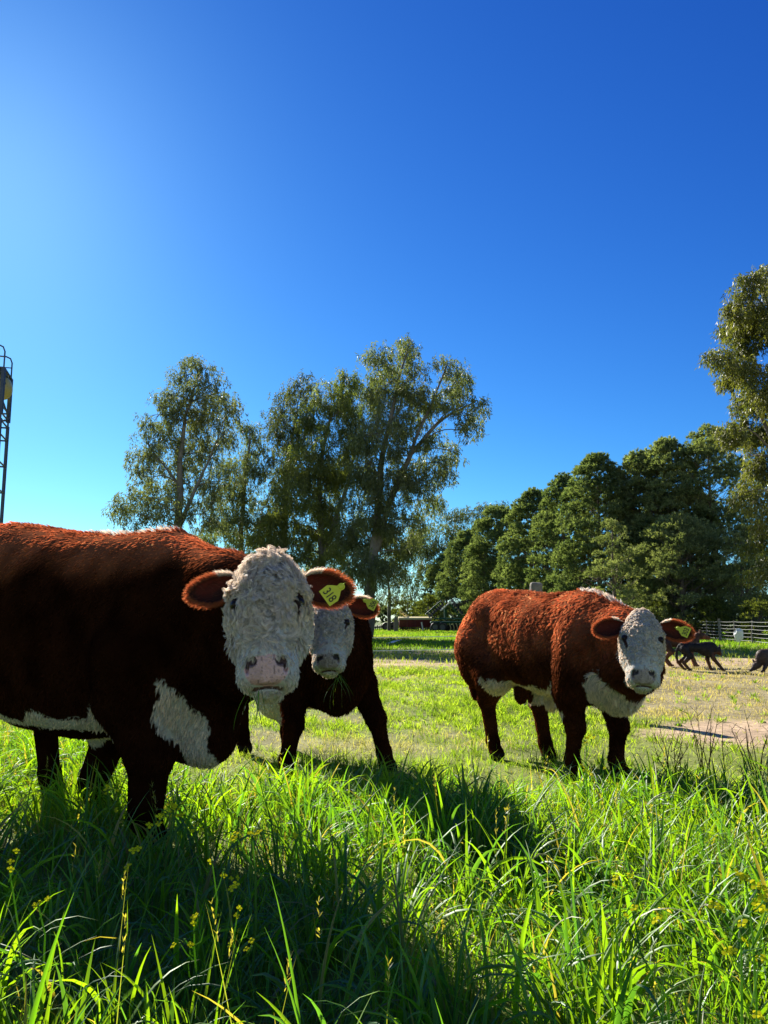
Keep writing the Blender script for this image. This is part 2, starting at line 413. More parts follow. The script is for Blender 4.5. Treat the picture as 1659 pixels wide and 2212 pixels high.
vm = n.nodes.new('ShaderNodeVectorMath'); vm.operation = 'SCALE'; n.links.new(a_.outputs['Color'], vm.inputs[0]); n.links.new(mm.outputs[0], vm.inputs['Scale'])
p = n.nodes.new('ShaderNodeBsdfPrincipled'); p.inputs['Roughness'].default_value = .95; p.inputs['Specular IOR Level'].default_value = .15
bp = n.nodes.new('ShaderNodeBump'); bp.inputs['Strength'].default_value = .8; bp.inputs['Distance'].default_value = .03
n.links.new(nz.outputs['Fac'], bp.inputs['Height']); n.links.new(bp.outputs[0], p.inputs['Normal'])
n.links.new(vm.outputs[0], p.inputs['Base Color']); n.links.new(p.outputs[0], out.inputs[0])
tag(link('ground', np_mesh('ground', V, F, gc, smooth=True), gm), kind='structure')

# ------------------------------------------------------------------ grass (nobody could count it)
def blades(P, h, wd, K, r, lean0, bend, colr, fold=False, az=None):
    n = len(P); az = r.random(n) * 2 * math.pi if az is None else az
    hd = np.stack([np.cos(az), np.sin(az), np.zeros(n)], 1); ph = lean0.copy(); p = P.copy(); pts = [p]; ang = [ph]
    st = (h / K)[:, None]
    tw0 = r.normal(0, .5, n); twr = r.normal(0, .5, n)
    for k in range(K):
        d = hd * np.sin(ph)[:, None] + np.array([0, 0, 1.0]) * np.cos(ph)[:, None]
        p = p + d * st; pts.append(p); ph = ph + bend / K * (.25 + 1.5 * (k + 1) / K); ang.append(ph)
    sd = np.stack([-np.sin(az), np.cos(az), np.zeros(n)], 1); V = []; C = []
    prof = lambda s: (np.minimum(1, .45 + 2.2 * s) * (1 - s ** 2.2) + .02)
    for k in range(K + 1):
        s = k / K; ww = (wd * prof(s) * .5)[:, None]; tw = (tw0 + twr * s)[:, None]
        nn = hd * np.cos(ang[k])[:, None] - np.array([0, 0, 1.0]) * np.sin(ang[k])[:, None]
        sv = sd * np.cos(tw) + nn * np.sin(tw); nv = nn * np.cos(tw) - sd * np.sin(tw)
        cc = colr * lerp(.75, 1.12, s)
        if fold: V += [pts[k] - sv * ww + nv * ww * .45, pts[k], pts[k] + sv * ww + nv * ww * .45]; C += [cc, cc * .8, cc]
        else: V += [pts[k] - sv * ww, pts[k] + sv * ww]; C += [cc, cc]
    m = 3 if fold else 2; V = np.stack(V, 1).reshape(-1, 3); C = np.stack(C, 1).reshape(-1, 3)
    q = []
    for k in range(K):
        for j in range(m - 1): q.append([m*k+j, m*k+j+1, m*k+m+j+1, m*k+m+j])
    return V, ((np.arange(n) * m * (K + 1))[:, None, None] + np.array(q)[None]).reshape(-1, 4), C
def gpts(n, x0, x1, y0, y1, r):
    x = r.uniform(x0, x1, n); y = r.uniform(y0, y1, n); k = np.abs(x) < y * .62 + 1.1
    return x[k], y[k]
def P3(x, y, dz=-.01): return np.stack([x, y, gheight(x, y) + dz], 1)
G1 = np.array([.075, .18, .022]); G2 = np.array([.17, .27, .02]); G3 = np.array([.036, .125, .062])
def gcol(x, y, n, r):
    t = r.random(n)[:, None]; v = vn(np.stack([x, y], -1), .9, 77)[:, None]
    c = lerp(G1, G2, t * .6 + v * .5); c = lerp(c, G3, (r.random(n) < .3)[:, None] * .7)
    c = np.where((r.random(n) < .06)[:, None], np.array([.30, .25, .12]) * r.uniform(.6, 1.1, (n, 1)), c)
    return c * r.uniform(.7, 1.2, n)[:, None]
def tallness(x, y):
    P = np.stack([x, y], -1); nn = fbm(P, .9, 55) - .5
    edge = 4.55 + nn * 1.3 + 1.5 * sst(-1.2, -2.0, x) + .25 * sst(1.5, 3, x)
    t = sst(edge + .25, edge - .9, y)
    patch = .45 + 1.1 * fbm(P, 1.7, 66)
    patch = patch * (1 - .45 * sst(-.2, -.6, x) * sst(3.9, 3.4, y) * sst(1.5, 2.2, y))
    return t, patch
r = np.random.default_rng(11)
parts = []
x, y = gpts(150000, -7, 7, .75, 7.2, r); t, pt = tallness(x, y)
k = (r.random(len(x)) < np.clip(t, 0, 1) * np.clip(pt, 0, 1) * .95) & (y > .95)
x, y, t, pt = x[k], y[k], t[k], pt[k]; n = len(x)
h = (.05 + .12 * t * pt * r.uniform(.5, 1.35, n)) * np.clip(.75 + y * .12, .8, 1.1)
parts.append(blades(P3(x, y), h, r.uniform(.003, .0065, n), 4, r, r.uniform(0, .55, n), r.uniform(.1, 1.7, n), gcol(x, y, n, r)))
# broad oat-like leaves in tufts
cx, cy = gpts(4600, -6, 6, .95, 6.6, r); t, pt = tallness(cx, cy)
k = (r.random(len(cx)) < t * np.clip(pt * 1.15 - .12, 0, 1)); cx, cy = cx[k], cy[k]
m = r.integers(5, 16, len(cx)); ti = np.repeat(np.arange(len(cx)), m); n = len(ti)
rad = np.abs(r.normal(0, .045, n)); aa = r.random(n) * 6.283
x = cx[ti] + rad * np.cos(aa); y = cy[ti] + rad * np.sin(aa)
th = r.uniform(.65, 1.25, len(cx))[ti]; t, pt = tallness(x, y)
h = (.10 + .20 * th * r.uniform(.6, 1.25, n)) * (.5 + .5 * t)
h *= np.where(y < 1.7, .85, 1)
parts.append(blades(P3(x, y), h, r.uniform(.006, .0145, n) * (.65 + .45 * th), 8, r, r.uniform(.02, .6, n), r.uniform(.4, 3.2, n) * r.uniform(.5, 1, n),
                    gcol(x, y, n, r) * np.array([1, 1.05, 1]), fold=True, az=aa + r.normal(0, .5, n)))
# a few tall broad leaves standing close to the camera
LB = [(-.56, 1.25, .50, -.16, .014), (-.10, 1.28, .52, .14, .021), (-.085, 1.3, .44, .22, .014), (-.50, 1.18, .36, -.25, .015), (-.62, 1.25, .25, .9, .011), (-.66, 1.16, .24, -.6, .012), (-.56, 1.12, .22, .5, .012), (-.70, 1.3, .26, .3, .01), (-.45, 1.2, .2, -.9, .01),
      (.135, 1.28, .34, .16, .016), (.11, 1.22, .26, .35, .012), (.17, 1.2, .22, -.5, .01), (.2, 1.18, .2, -.3, .01), (.06, 1.25, .2, .9, .009), (.36, 1.25, .27, -.5, .014),
      (.42, 1.22, .26, .6, .012), (.52, 1.3, .3, -.8, .014), (.60, 1.35, .32, .4, .013), (.30, 1.6, .42, .25, .014), (.75, 1.5, .33, .9, .014), (.68, 1.25, .25, -.9, .013), (-.15, 1.15, .2, .8, .01), (-.05, 1.12, .2, -.6, .009)]
L_ = np.array(LB); n = len(L_)
az = np.where(L_[:, 3] > 0, np.pi, 0) + r.normal(0, .3, n)
parts.append(blades(P3(L_[:, 0], L_[:, 1]), L_[:, 2], L_[:, 4], 12, r, np.abs(L_[:, 3]) * .35, np.abs(L_[:, 3]) * 2.0, np.tile(np.array([.075, .19, .02]), (n, 1)), fold=True, az=az))
# flowering grass stems with seed heads, and dead thatch low between the tufts
x, y = gpts(700, -4, 4, 1.5, 5.6, r); t, pt = tallness(x, y); k = (t > .4) & (r.random(len(x)) < .45); x, y = x[k], y[k]; n = len(x)
hh = r.uniform(.24, .38, n); ln = r.uniform(0, .25, n); az = r.uniform(0, 6.28, n)
sc_ = np.tile(np.array([.16, .19, .07]), (n, 1)) * r.uniform(.7, 1.2, (n, 1))
parts.append(blades(P3(x, y), hh, np.full(n, .0022), 5, r, ln, np.full(n, .12), sc_, az=az))
ti = np.repeat(np.arange(n), 14); m_ = len(ti); u = r.uniform(.78, 1.0, m_)
P0 = P3(x, y)[ti] + np.stack([np.cos(az[ti]) * np.sin(ln[ti]) * hh[ti] * u, np.sin(az[ti]) * np.sin(ln[ti]) * hh[ti] * u, hh[ti] * u * np.cos(ln[ti])], 1)
parts.append(blades(P0, r.uniform(.010, .018, m_), np.full(m_, .0035), 2, r, r.uniform(.2, .9, m_), np.full(m_, .2), np.tile(np.array([.26, .24, .11]), (m_, 1)) * r.uniform(.6, 1.2, (m_, 1))))
x, y = gpts(26000, -6, 6, 1.0, 6.4, r); t, pt = tallness(x, y); k = t > .3; x, y = x[k], y[k]; n = len(x)
parts.append(blades(P3(x, y, .004), r.uniform(.04, .12, n), r.uniform(.002, .005, n), 3, r, r.uniform(1.0, 1.5, n), r.normal(0, .4, n), np.tile(np.array([.26, .21, .12]), (n, 1)) * r.uniform(.4, 1.1, (n, 1))))
V, F, C = join(parts)
tag(link('tall_grass', np_mesh('tall_grass', V, F, C), M['grass']), 'tall green grass with broad drooping leaves in the foreground', 'grass', kind='stuff')
# short grazed turf behind
parts = []
x, y = gpts(420000, -11, 11, 3.4, 17, r); k = r.random(len(x)) < 1.25 * np.clip(6.0 / y, .3, 1); x, y = x[k], y[k]
d_, dr_ = gmasks(x, y); cl = fbm(np.stack([x, y], -1), 3.2, 91); t, pt = tallness(x, y)
k = (r.random(len(x)) < (1 - .96 * d_) * np.clip(cl * 2.2 - .25, .15, 1) * (1 - .5 * dr_)); x, y, dr_, cl = x[k], y[k], dr_[k], cl[k]; n = len(x)
c = lerp(np.array([.22, .32, .03]), np.array([.33, .42, .06]), r.random(n)[:, None] * .8)
c = lerp(c, np.array([.06, .13, .025]), (sst(.5, .7, cl) * .7)[:, None])
c = lerp(c, np.array([.37, .295, .19]), (np.clip(dr_ * 1.5 + (r.random(n) < .09) * .6, 0, 1) * r.uniform(.7, 1, n))[:, None])
h = r.uniform(.02, .06, n) * (.6 + cl + 1.6 * sst(.55, .75, cl)) * (1 - .4 * dr_)
parts.append(blades(P3(x, y, 0), h, r.uniform(.003, .006, n) * np.clip(y / 6, 1, 2.2), 2, r, r.uniform(.1, 1.2, n), r.uniform(.1, 1.2, n), c))
# tussocks in the turf
cx, cy = gpts(30000, -10, 11, 3.6, 15, r); d_, dr_ = gmasks(cx, cy); cl = fbm(np.stack([cx, cy], -1), 1.3, 95)
k = r.random(len(cx)) < (1 - d_) * (1 - .92 * dr_) * sst(.35, .65, cl) * np.clip(7 / cy, .3, 1); cx, cy = cx[k], cy[k]
m = r.integers(8, 20, len(cx)); ti = np.repeat(np.arange(len(cx)), m); n = len(ti); sz = r.uniform(.5, 1.3, len(cx))[ti]
aa = r.random(n) * 6.283; rad = np.abs(r.normal(0, .028, n)); x = cx[ti] + rad * np.cos(aa); y = cy[ti] + rad * np.sin(aa)
tc_ = lerp(np.array([.10, .19, .022]), np.array([.30, .40, .05]), r.random(len(cx))[:, None])[ti] * r.uniform(.75, 1.2, (n, 1))
parts.append(blades(P3(x, y, 0), .075 * sz * r.uniform(.5, 1.25, n), r.uniform(.004, .007, n) * np.clip(y / 6, 1, 2), 3, r, r.uniform(.1, .7, n), r.uniform(.3, 1.6, n), tc_, az=aa + r.normal(0, .5, n)))
x = r.uniform(-38, 42, 260000); y = 16 + 60 * r.random(260000) ** 1.5; k = np.abs(x) < y * .7; x, y = x[k], y[k]
d_, dr_ = gmasks(x, y); cl = fbm(np.stack([x, y], -1), .8, 92); k = r.random(len(x)) < (1 - .93 * d_) * (1 - .4 * dr_); x, y, dr_, cl = x[k], y[k], dr_[k], cl[k]; n = len(x)
c = lerp(np.array([.09, .19, .02]), np.array([.15, .24, .03]), r.random(n)[:, None]); c = lerp(c, np.array([.35, .27, .15]), dr_[:, None] * .7)
h = r.uniform(.05, .16, n) * (.5 + cl); 
parts.append(blades(P3(x, y, 0), h, .012 + .0007 * y, 2, r, r.uniform(.0, .8, n), r.uniform(.1, 1, n), c))
V, F, C = join(parts)
tag(link('grazed_turf', np_mesh('grazed_turf', V, F, C), M['lawn']), 'short grazed yellow-green turf with dry patches between the cattle and the fence', 'grass', kind='stuff')
# soil clods and droppings on the bare track
mb = []
x = r.uniform(1.8, 9, 700); y = r.uniform(5, 19, 700); d_, _ = gmasks(x, y); k = d_ > .35; x, y = x[k], y[k]
for a, b in zip(x, y):
    s = abs(r.normal(0, .014)) + .008
    v = r.normal(size=(14, 3)); v = nrm(v) * np.array([1, 1, .6]) * s * r.uniform(.7, 1.3, (14, 1))
    mb.append((a, b, v))
import bmesh
bm = bmesh.new()
for a, b, v in mb:
    z = float(gheight(np.array([a]), np.array([b]))[0]); vs = [bm.verts.new((a + q[0], b + q[1], z + .3 * .01 + q[2])) for q in v]
    bmesh.ops.convex_hull(bm, input=vs)
me = bpy.data.meshes.new('soil_clods'); bm.to_mesh(me); bm.free()
tag(link('soil_clods', me, M['clod']), 'dark soil clods and droppings scattered on the bare track', 'soil clods', kind='stuff')
# ------------------------------------------------------------------ cattle
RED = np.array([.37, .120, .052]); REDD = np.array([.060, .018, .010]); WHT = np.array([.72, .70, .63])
TX = [-1.41, -1.38, -1.30, -1.18, -1.02, -.80, -.45, -.15, .05, .20, .30, .36, .39]
TT = [.95, 1.04, 1.13, 1.185, 1.205, 1.19, 1.175, 1.19, 1.17, 1.08, .96, .82, .75]
TB = [.88, .78, .68, .58, .50, .45, .42, .44, .42, .43, .50, .60, .66]
TY = [.03, .11, .19, .24, .28, .315, .33, .29, .26, .23, .17, .10, .03]
def make_cow(cfg):
    s = cfg['s']; loc = np.array(cfg['loc'] + (0,)); yaw = cfg['yaw']; r = np.random.default_rng(cfg['seed'])
    cy, sy = math.cos(yaw), math.sin(yaw)
    Rw = np.array([[cy, -sy, 0], [sy, cy, 0], [0, 0, 1]])                     # local -> world
    tol = lambda p: (np.asarray(p) - loc) @ Rw                                # world -> local
    hx, hy, hd, hyaw, halpha, hroll, hs = cfg['head']
    Hw = np.array(atd(hx, hy, hd)); tw = np.array([0, 0, CAMZ]) - Hw; tw[2] = 0; tw = nrm(tw)
    c_, s_ = math.cos(hyaw), math.sin(hyaw); tw = np.array([tw[0]*c_ - tw[1]*s_, tw[0]*s_ + tw[1]*c_, 0])
    up = np.array([0, 0, 1.0]); yh = tw * math.cos(halpha) + up * math.sin(halpha); zh = up * math.cos(halpha) - tw * math.sin(halpha)
    xh = np.cross(yh, zh); xr = xh * math.cos(hroll) + zh * math.sin(hroll); zr = zh * math.cos(hroll) - xh * math.sin(hroll)
    HB = np.stack([xr, yh, zr], 1)                                            # head -> world columns
    HL = Rw.T @ HB; Hc = tol(Hw)
    h2l = lambda p: Hc + (np.asarray(p) * hs) @ HL.T
    l2h = lambda p: ((np.asarray(p) - Hc) @ HL) / hs
    # ---- body field (local, unscaled units)
    tt = np.array(TT) + np.interp(TX, cfg['top'][0], cfg['top'][1]); tb = np.array(TB) + np.interp(TX, cfg['bot'][0], cfg['bot'][1])
    ty = np.array(TY) * cfg['wide']
    Hb = h2l((0, -.15, .06)) / s; Th = h2l((0, -.13, -.06)) / s; Pl = h2l((0, -.12, .12)) / s
    W0 = np.array([.0, 0, tt[7] - .25]); mid = (W0 * .45 + Hb * .55) + np.array([.05, 0, .0]); midl = np.array([.24, 0, .72]) * .5 + Th * .5 + np.array([.05, 0, 0])
    feet = cfg['feet']
    def body(G):
        q = G / s; x = q[..., 0]; y = q[..., 1]; z = q[..., 2]
        zt = np.interp(x, TX, tt); zb = np.interp(x, TX, tb); ry = np.interp(x, TX, ty)
        zc = (zt + zb) / 2; rz = np.maximum((zt - zb) / 2, .02); ry = np.maximum(ry, .02)
        e = 2.35; k = (np.abs(y / ry) ** e + np.abs((z - zc) / rz) ** e) ** (1 / e)
        d = (k - 1) * np.minimum(ry, rz) * .9
        d = np.maximum(d, np.maximum(x - .385, -1.405 - x))
        d = smin(d, cone(q, W0, mid, .24, .175, (1, 1.15, 1)), .09); d = smin(d, cone(q, mid, Hb, .175, .105), .06)
        d = smin(d, cone(q, (.18, 0, .70), midl, .20, .15), .08); d = smin(d, cone(q, midl, Th, .15, .085), .06)
        d = smin(d, cone(q, (.02, 0, tt[7] - .16), Pl, .10, .07), .06)
        # dewlap and brisket
        br = cfg['brisket']; d = smin(d, ell(q, (br[0], 0, br[1]), (.15, .10, .15)), .07)
        d = smin(d, cone(q, (br[0] + .03, 0, br[1] - .05), (br[0] - .12, 0, br[1] - .09), .055, .05), .05)
        d = smin(d, cone(q, (br[0] + .08, 0, br[1] + .06), Th * .8 + midl * .2 - np.array([0, 0, .03]), .055, .04, (1, 1.2, 1)), .05)
        for sg, nm in ((-1, 'RF'), (1, 'LF')):
            fx, fy = feet[nm]
            d = smin(d, ell(q, (.02, sg * .185, .76), (.15, .11, .30)), .05)
            ek = cfg.get('ek', {}).get(nm, .3); lk = cfg.get('legk', 1.0)
            E = (fx * ek - .05, sg * .17 * .6 + fy * .4, .56); K = (fx * (.72 + .4 * (ek - .3)) + .03, sg * .17 * .3 + fy * .7, .335); T_ = (fx - .005, fy, .12)
            l = cone(q, (fx * (ek - .3), sg * .17, .70), E, .125 * lk, .098 * lk); l = smin(l, cone(q, E, K, .098 * lk, .062 * lk), .05)
            l = smin(l, ell(q, K, (.066 * lk, .06 * lk, .07)), .03); l = smin(l, cone(q, K, T_, .055 * lk, .046 * lk), .02); l = smin(l, ell(q, T_, (.056, .052, .055)), .02)
            l = smin(l, cone(q, (fx + .02, fy, .075), (fx + .05, fy, .03), .05, .062), .02); l = smax(l, -z - .005, .01)
            d = smin(d, l, .045)
        for sg, nm in ((-1, 'RH'), (1, 'LH')):
            fx, fy = feet[nm]
            d = smin(d, ell(q, (-1.13, sg * .175, .80), (.20, .13, .30)), .055); d = smin(d, ell(q, (-1.0, sg * .20, 1.08), (.09, .06, .06)), .08)
            St = (-.98 * .7 + fx * .3 + .08, sg * .19 * .6 + fy * .4, .63); Hk = (fx - .07, fy, .425); T_ = (fx, fy, .12)
            l = cone(q, (-1.12, sg * .15, .82), St, .19, .14); l = smin(l, cone(q, St, Hk, .15, .074), .06)
            l = smin(l, ell(q, (Hk[0] - .01, fy, .43), (.068, .055, .08)), .03); l = smin(l, cone(q, Hk, T_, .058, .047), .025); l = smin(l, ell(q, T_, (.057, .052, .055)), .02)
            l = smin(l, cone(q, (fx + .02, fy, .075), (fx + .05, fy, .03), .05, .06), .02); l = smax(l, -z - .005, .01)
            d = smin(d, l, .05)
        tp = cfg['tail']
        for a, b, ra, rb in zip(tp[:-1], tp[1:], (.045, .035, .03, .05), (.035, .03, .05, .03)): d = smin(d, cone(q, a, b, ra, rb), .03)
        for c, rr in cfg.get('extra', []): d = smin(d, ell(q, c, rr), .035)
        return d * s
    def headf(q):
        X = q.copy(); X[..., 0] = np.abs(X[..., 0])
        d = ell(X, (0, -.095, .075), (.122, .105, .135)); d = smin(d, ell(X, (0, -.035, .070), (.112, .06, .135)), .04)
        d = smin(d, ell(X, (0, -.080, .200), (.052, .060, .05)), .07)
        d = smin(d, ell(X, (.090, -.022, .082), (.034, .036, .024)), .022); d = smin(d, cone(X, (.086, .005, .02), (.060, .020, -.09), .020, .016), .03)
        d = smin(d, cone(X, (0, -.03, .06), (0, .008, -.14), .092, .076), .04)
        d = smin(d, cone(X, (.052, -.11, .02), (.032, -.045, -.17), .066, .045), .05)
        d = smin(d, ell(X, (.062, -.075, -.05), (.058, .085, .10)), .05)
        d = smin(d, ell(X, (0, .0, -.172), (.092, .068, .060)), .035)
        d = smin(d, ell(X, (.052, .0, -.205), (.042, .058, .040)), .02)
        d = smin(d, ell(X, (0, .046, -.188), (.064, .024, .047)), .012)
        d = smin(d, ell(X, (.050, .050, -.170), (.022, .022, .030)), .012)
        d = smin(d, ell(X, (0, -.028, -.240), (.050, .055, .028)), .018)
        d = smin(d, ell(X, (.102, -.004, .043), (.018, .030, .026)), .012)
        a = .5; Rn = np.array([[math.cos(a), 0, -math.sin(a)], [0, 1, 0], [math.sin(a), 0, math.cos(a)]])
        d = smax(d, -ell(X, (.047, .078, -.166), (.019, .034, .0125), Rn), .005)
        d = smax(d, -ell(X, (.059, .064, -.186), (.006, .020, .020)), .006)
        zz = -.2400 - X[..., 0] ** 2 * 1.5
        mo = np.maximum(np.abs(X[..., 2] - zz) - .0018, np.maximum(X[..., 0] - .050, -.01 - X[..., 1])); d = smax(d, -mo, .008)
        fil = np.maximum(X[..., 0] - .0015, np.maximum(np.abs(X[..., 2] + .205) - .02, .03 - X[..., 1])); d = smax(d, -fil, .004)
        return d
    def headfull(G):
        q = l2h(G).astype(np.float32); d = headf(q) * hs
        nb = cone(G / s, mid, Hb, .175, .105) * s; nb2 = cone(G / s, midl, Th, .15, .085) * s
        return smin(smin(d, nb, .05), nb2, .05)
    lo = np.array([-1.55, -.52, -.03]) * s; hi = np.array([.50, .52, 1.45]) * s
    hp = np.array([h2l((sx, sy_, sz)) for sx in (-.17, .17) for sy_ in (-.24, .1) for sz in (-.3, .28)])
    lo = np.minimum(lo, np.array([Hb * s - .2, Th * s - .2]).min(0)); hi = np.maximum(hi, np.array([Hb * s + .2, Th * s + .2]).max(0))
    Vb, Fb = surface_nets(body, lo, hi, .0135)
    # head grid in head coordinates
    def hf2(G): return headfull(h2l(G)) / hs
    Vh, Fh = surface_nets(hf2, (-.17, -.26, -.29), (.17, .11, .28), .0042)
    ph = Vh.copy(); Vh = h2l(Vh)
    keep = (ph[:, 1] > -.235); Fh = Fh[keep[Fh].all(1)]
    Nb = vnormals(Vb, Fb); Nh = vnormals(Vh, Fh)
    # drop body faces well inside the head
    ins = headf(l2h(Vb).astype(np.float32)) < -.02; kb = ~ins[Fb].all(1); Fb = Fb[kb]
    # ---- coat colours
    bwz = cfg['belly']; crest = [np.array(p_) for p_ in cfg['crest']]
    def whiteb(P):
        q = P / s; x, y, z = q.T; nz_ = (vn(q, 16, 3) - .5) * .045 + (vn(q, 6, 4) - .5) * .07
        m = (z < np.interp(x, bwz[0], bwz[1]) + nz_) & (x < -.10 - .4 * (z - .5) + nz_) & (x > -1.05) & ((z > .405) | (np.abs(y) < .05) | (cfg.get('low', False) & (x < -.25) & (x > -.9) & (z > .22))) & ((x > -.86) | (np.abs(y) < .10))
        m |= ell(q, (br[0] + .02, 0, br[1] + cfg['bw'][2]), cfg['bw'][:2] + (cfg['bw'][3],)) < nz_ * 1.3
        dc = np.full(len(q), 9.0)
        for a, b in zip(crest[:-1], crest[1:]): dc = np.minimum(dc, cone(q, a, b, 0, 0))
        m |= dc < cfg['crestw'] + nz_ * .6
        hq = l2h(P); m |= (hq[:, 1] > -.10 + nz_ * .7) & (np.abs(hq[:, 2]) < .28) & (np.abs(hq[:, 0]) < .17)
        m |= (hq[:, 2] < -.05 + nz_) & (hq[:, 1] > -.17) & (np.abs(hq[:, 0]) < .08) & (hq[:, 2] > -.3) 
        m &= ~((ell(q, (-.80, 0, .46), (.09, .09, .10)) < 0) & (not cfg.get('low', False)))
        if cfg['sock']: m |= (z < cfg['sock'] + nz_ * 1.5) & (x > -.4) & (q[:, 0] > -.0 + nz_)
        return m
    br = cfg['brisket']
    def patch(hq):
        m = np.zeros(len(hq), bool)
        for a, b, ra in cfg['patch']: m |= cone(hq, a, b, ra, ra * .7) < 0
        return m
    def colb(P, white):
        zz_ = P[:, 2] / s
        v = fbm(P, 9, 12)[:, None]; c = lerp(REDD, RED, np.clip(v * 1.5 - .1, 0, 1)) * lerp(cfg['flank_shade'], cfg.get('ridge_sun', 1.15), sst(*cfg.get('rz', (.98, 1.12)), P[:, 2] / s + (vn(P, 4, 71) - .5) * .12)[:, None])  # shade on the flank and sun on the topline painted into the coat colour
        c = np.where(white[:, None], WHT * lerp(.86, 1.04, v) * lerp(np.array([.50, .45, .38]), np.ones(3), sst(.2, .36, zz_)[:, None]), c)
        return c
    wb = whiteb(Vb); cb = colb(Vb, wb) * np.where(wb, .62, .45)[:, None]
    cb[(Vb[:, 2] / s < .05)] = (.02, .018, .016)
    npz = ell(ph, (0, .050, -.190), (.066, .045, .050)); nose = npz < .004 + (vn(ph, 60, 5) - .5) * .006
    wh = whiteb(Vh) | (ph[:, 1] > -.10 + (vn(ph, 30, 8) - .5) * .03); pa = patch(ph)
    chh = colb(Vh, wh) * np.where(wh, lerp(.66, .48, sst(-.15, 0, ph[:, 2])), .45)[:, None]  # skin under the forehead curls darkened, painted shade for the gaps
    chh[pa] = (.045, .020, .016)
    X_ = np.abs(ph[:, 0]); nc = np.array(cfg['nose'])
    inn = (ell(np.stack([X_, ph[:, 1], ph[:, 2]], 1), (.051, .066, -.170), (.023, .040, .020)) < .001) 
    chh[nose] = nc * lerp(.75, 1.15, vn(ph[nose], 45, 6))[:, None]
    sp = nose & (vn(ph, 160, 61) > .80); chh[sp] *= .35
    chh[inn & nose] = nc * .22
    mouth = (np.abs(ph[:, 2] + .240 + 1.5 * ph[:, 0] ** 2) < .004) & (X_ < .05) & (ph[:, 1] > .0); chh[mouth] = (.16, .09, .08)
    eyr = ell(np.stack([X_, ph[:, 1], ph[:, 2]], 1), (.106, .012, .043), (.026, .028, .021)) < 0; chh[eyr] = (.03, .02, .018)
    root = empty(cfg['name'], tuple(loc), yaw); tag(root, cfg['label'], cfg['cat'], 'hereford cattle grazing in the pasture')
    V = np.concatenate([Vb, Vh]); F = np.concatenate([Fb, Fh + len(Vb)]); C = np.concatenate([cb, chh])
    fm = np.concatenate([np.zeros(len(Fb), int), nose[Fh].all(1).astype(int)])
    link('body', np_mesh('body', V, F, C, smooth=True, mi=fm), [M['skin'], M['nose']], root)
    # ---- coat of hair
    out = []
    MB_ = 12; dens = np.full(len(Vb), cfg['dens'] / MB_); zq = Vb[:, 2] / s; dens[zq < .07] = 0; dens[zq < .3] *= .8
    P, N = scatter(Vb, Fb, Nb, dens, r); q = P / s; n = len(P)
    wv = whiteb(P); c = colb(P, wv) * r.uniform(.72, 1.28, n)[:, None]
    cl = vn(P, cfg['clumpf'], 40) - .5; cl2 = vn(P, cfg['clumpf'] * 1.3, 41) - .5; cl3 = vn(P, 5, 42) - .5
    D = np.tile(np.array([-.75, 0, -.75]), (n, 1)); D[:, 2] -= 1.0 * sst(.55, .3, q[:, 2]); D[:, 0] *= sst(.2, .6, q[:, 2])
    D[:, 0] += cl * cfg['swirl'] + cl3 * 1.0; D[:, 2] += cl2 * cfg['swirl']; D[:, 1] += (vn(P, cfg['clumpf'], 43) - .5) * cfg['swirl']
    D += r.normal(0, .13, (n, 3))
    topm = sst(.93, 1.0, N[:, 2]) * sst(.9, 1.0, q[:, 2]); und = sst(-.3, -.8, N[:, 2]) * sst(.7, .5, q[:, 2])
    dcr = np.full(n, 9.0)
    for a, b in zip(crest[:-1], crest[1:]): dcr = np.minimum(dcr, cone(q, a, b, 0, 0))
    cr = sst(cfg['crestw'] * 1.8, cfg['crestw'] * .4, dcr)
    L = cfg['len'] * r.uniform(.6, 1.3, n) * (1 + .5 * cl3 * 2) ; L = L * (1 + .35 * topm + .7 * cr + .25 * (wv & (q[:, 2] < .7))) * lerp(.55, 1, sst(.15, .5, q[:, 2]))
    wd = cfg['hw'] * r.uniform(.6, 1.3, n)
    lift = cfg['lift'] + .30 * r.random(n) + .6 * topm + .6 * cr + .25 * (vn(P, 30, 47))
    kap = cfg['kap'] * (vn(P, cfg['clumpf'] * .8, 44) - .5) * 2
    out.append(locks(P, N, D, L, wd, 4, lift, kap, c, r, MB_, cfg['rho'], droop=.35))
    # head
    hq0 = ph
    Xa = np.abs(hq0[:, 0]); bald = (npz < .003) | (ell(np.stack([Xa, hq0[:, 1], hq0[:, 2]], 1), (.106, .012, .043), (.024, .026, .021)) < 0) | patch(hq0) | (hq0[:, 1] < -.215) | mouth
    fore = sst(-.10, -.02, hq0[:, 2]) * sst(-.14, -.04, hq0[:, 1])
    MH_ = 24; dens = cfg['hdens'] / MH_ * (.75 + .35 * fore); dens[bald] = 0
    P, N = scatter(Vh, Fh, Nh, dens, r); hq = l2h(P); n = len(P)
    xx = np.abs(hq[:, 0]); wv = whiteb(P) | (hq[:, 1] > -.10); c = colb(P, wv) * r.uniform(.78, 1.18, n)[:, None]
    fore = sst(-.17, .02, hq[:, 2]) * sst(-.14, -.05, hq[:, 1]); muz = sst(-.135, -.19, hq[:, 2]); eyd = np.linalg.norm(np.stack([np.abs(hq[:, 0]) - .106, hq[:, 1] - .012, hq[:, 2] - .043], 1), axis=1)
    hq_d = np.stack([hq[:, 0] * 1.3, -np.full(n, .02), (hq[:, 2] + .01) * 1.0], 1); hq_d = nrm(hq_d)
    hq_d[:, 2] -= .9 * (1 - fore); hq_d[:, 1] -= .5 * (1 - fore)
    F1 = cfg['curlf']; ang = (vn(hq, F1, 50) - .5) * 5.5 * fore + r.normal(0, .35, n)
    jit = np.stack([vn(hq, 35, 53) - .5, vn(hq, 35, 54) - .5, vn(hq, 35, 55) - .5], 1) * 1.2
    hq_d = hq_d + jit * (.4 + fore[:, None])
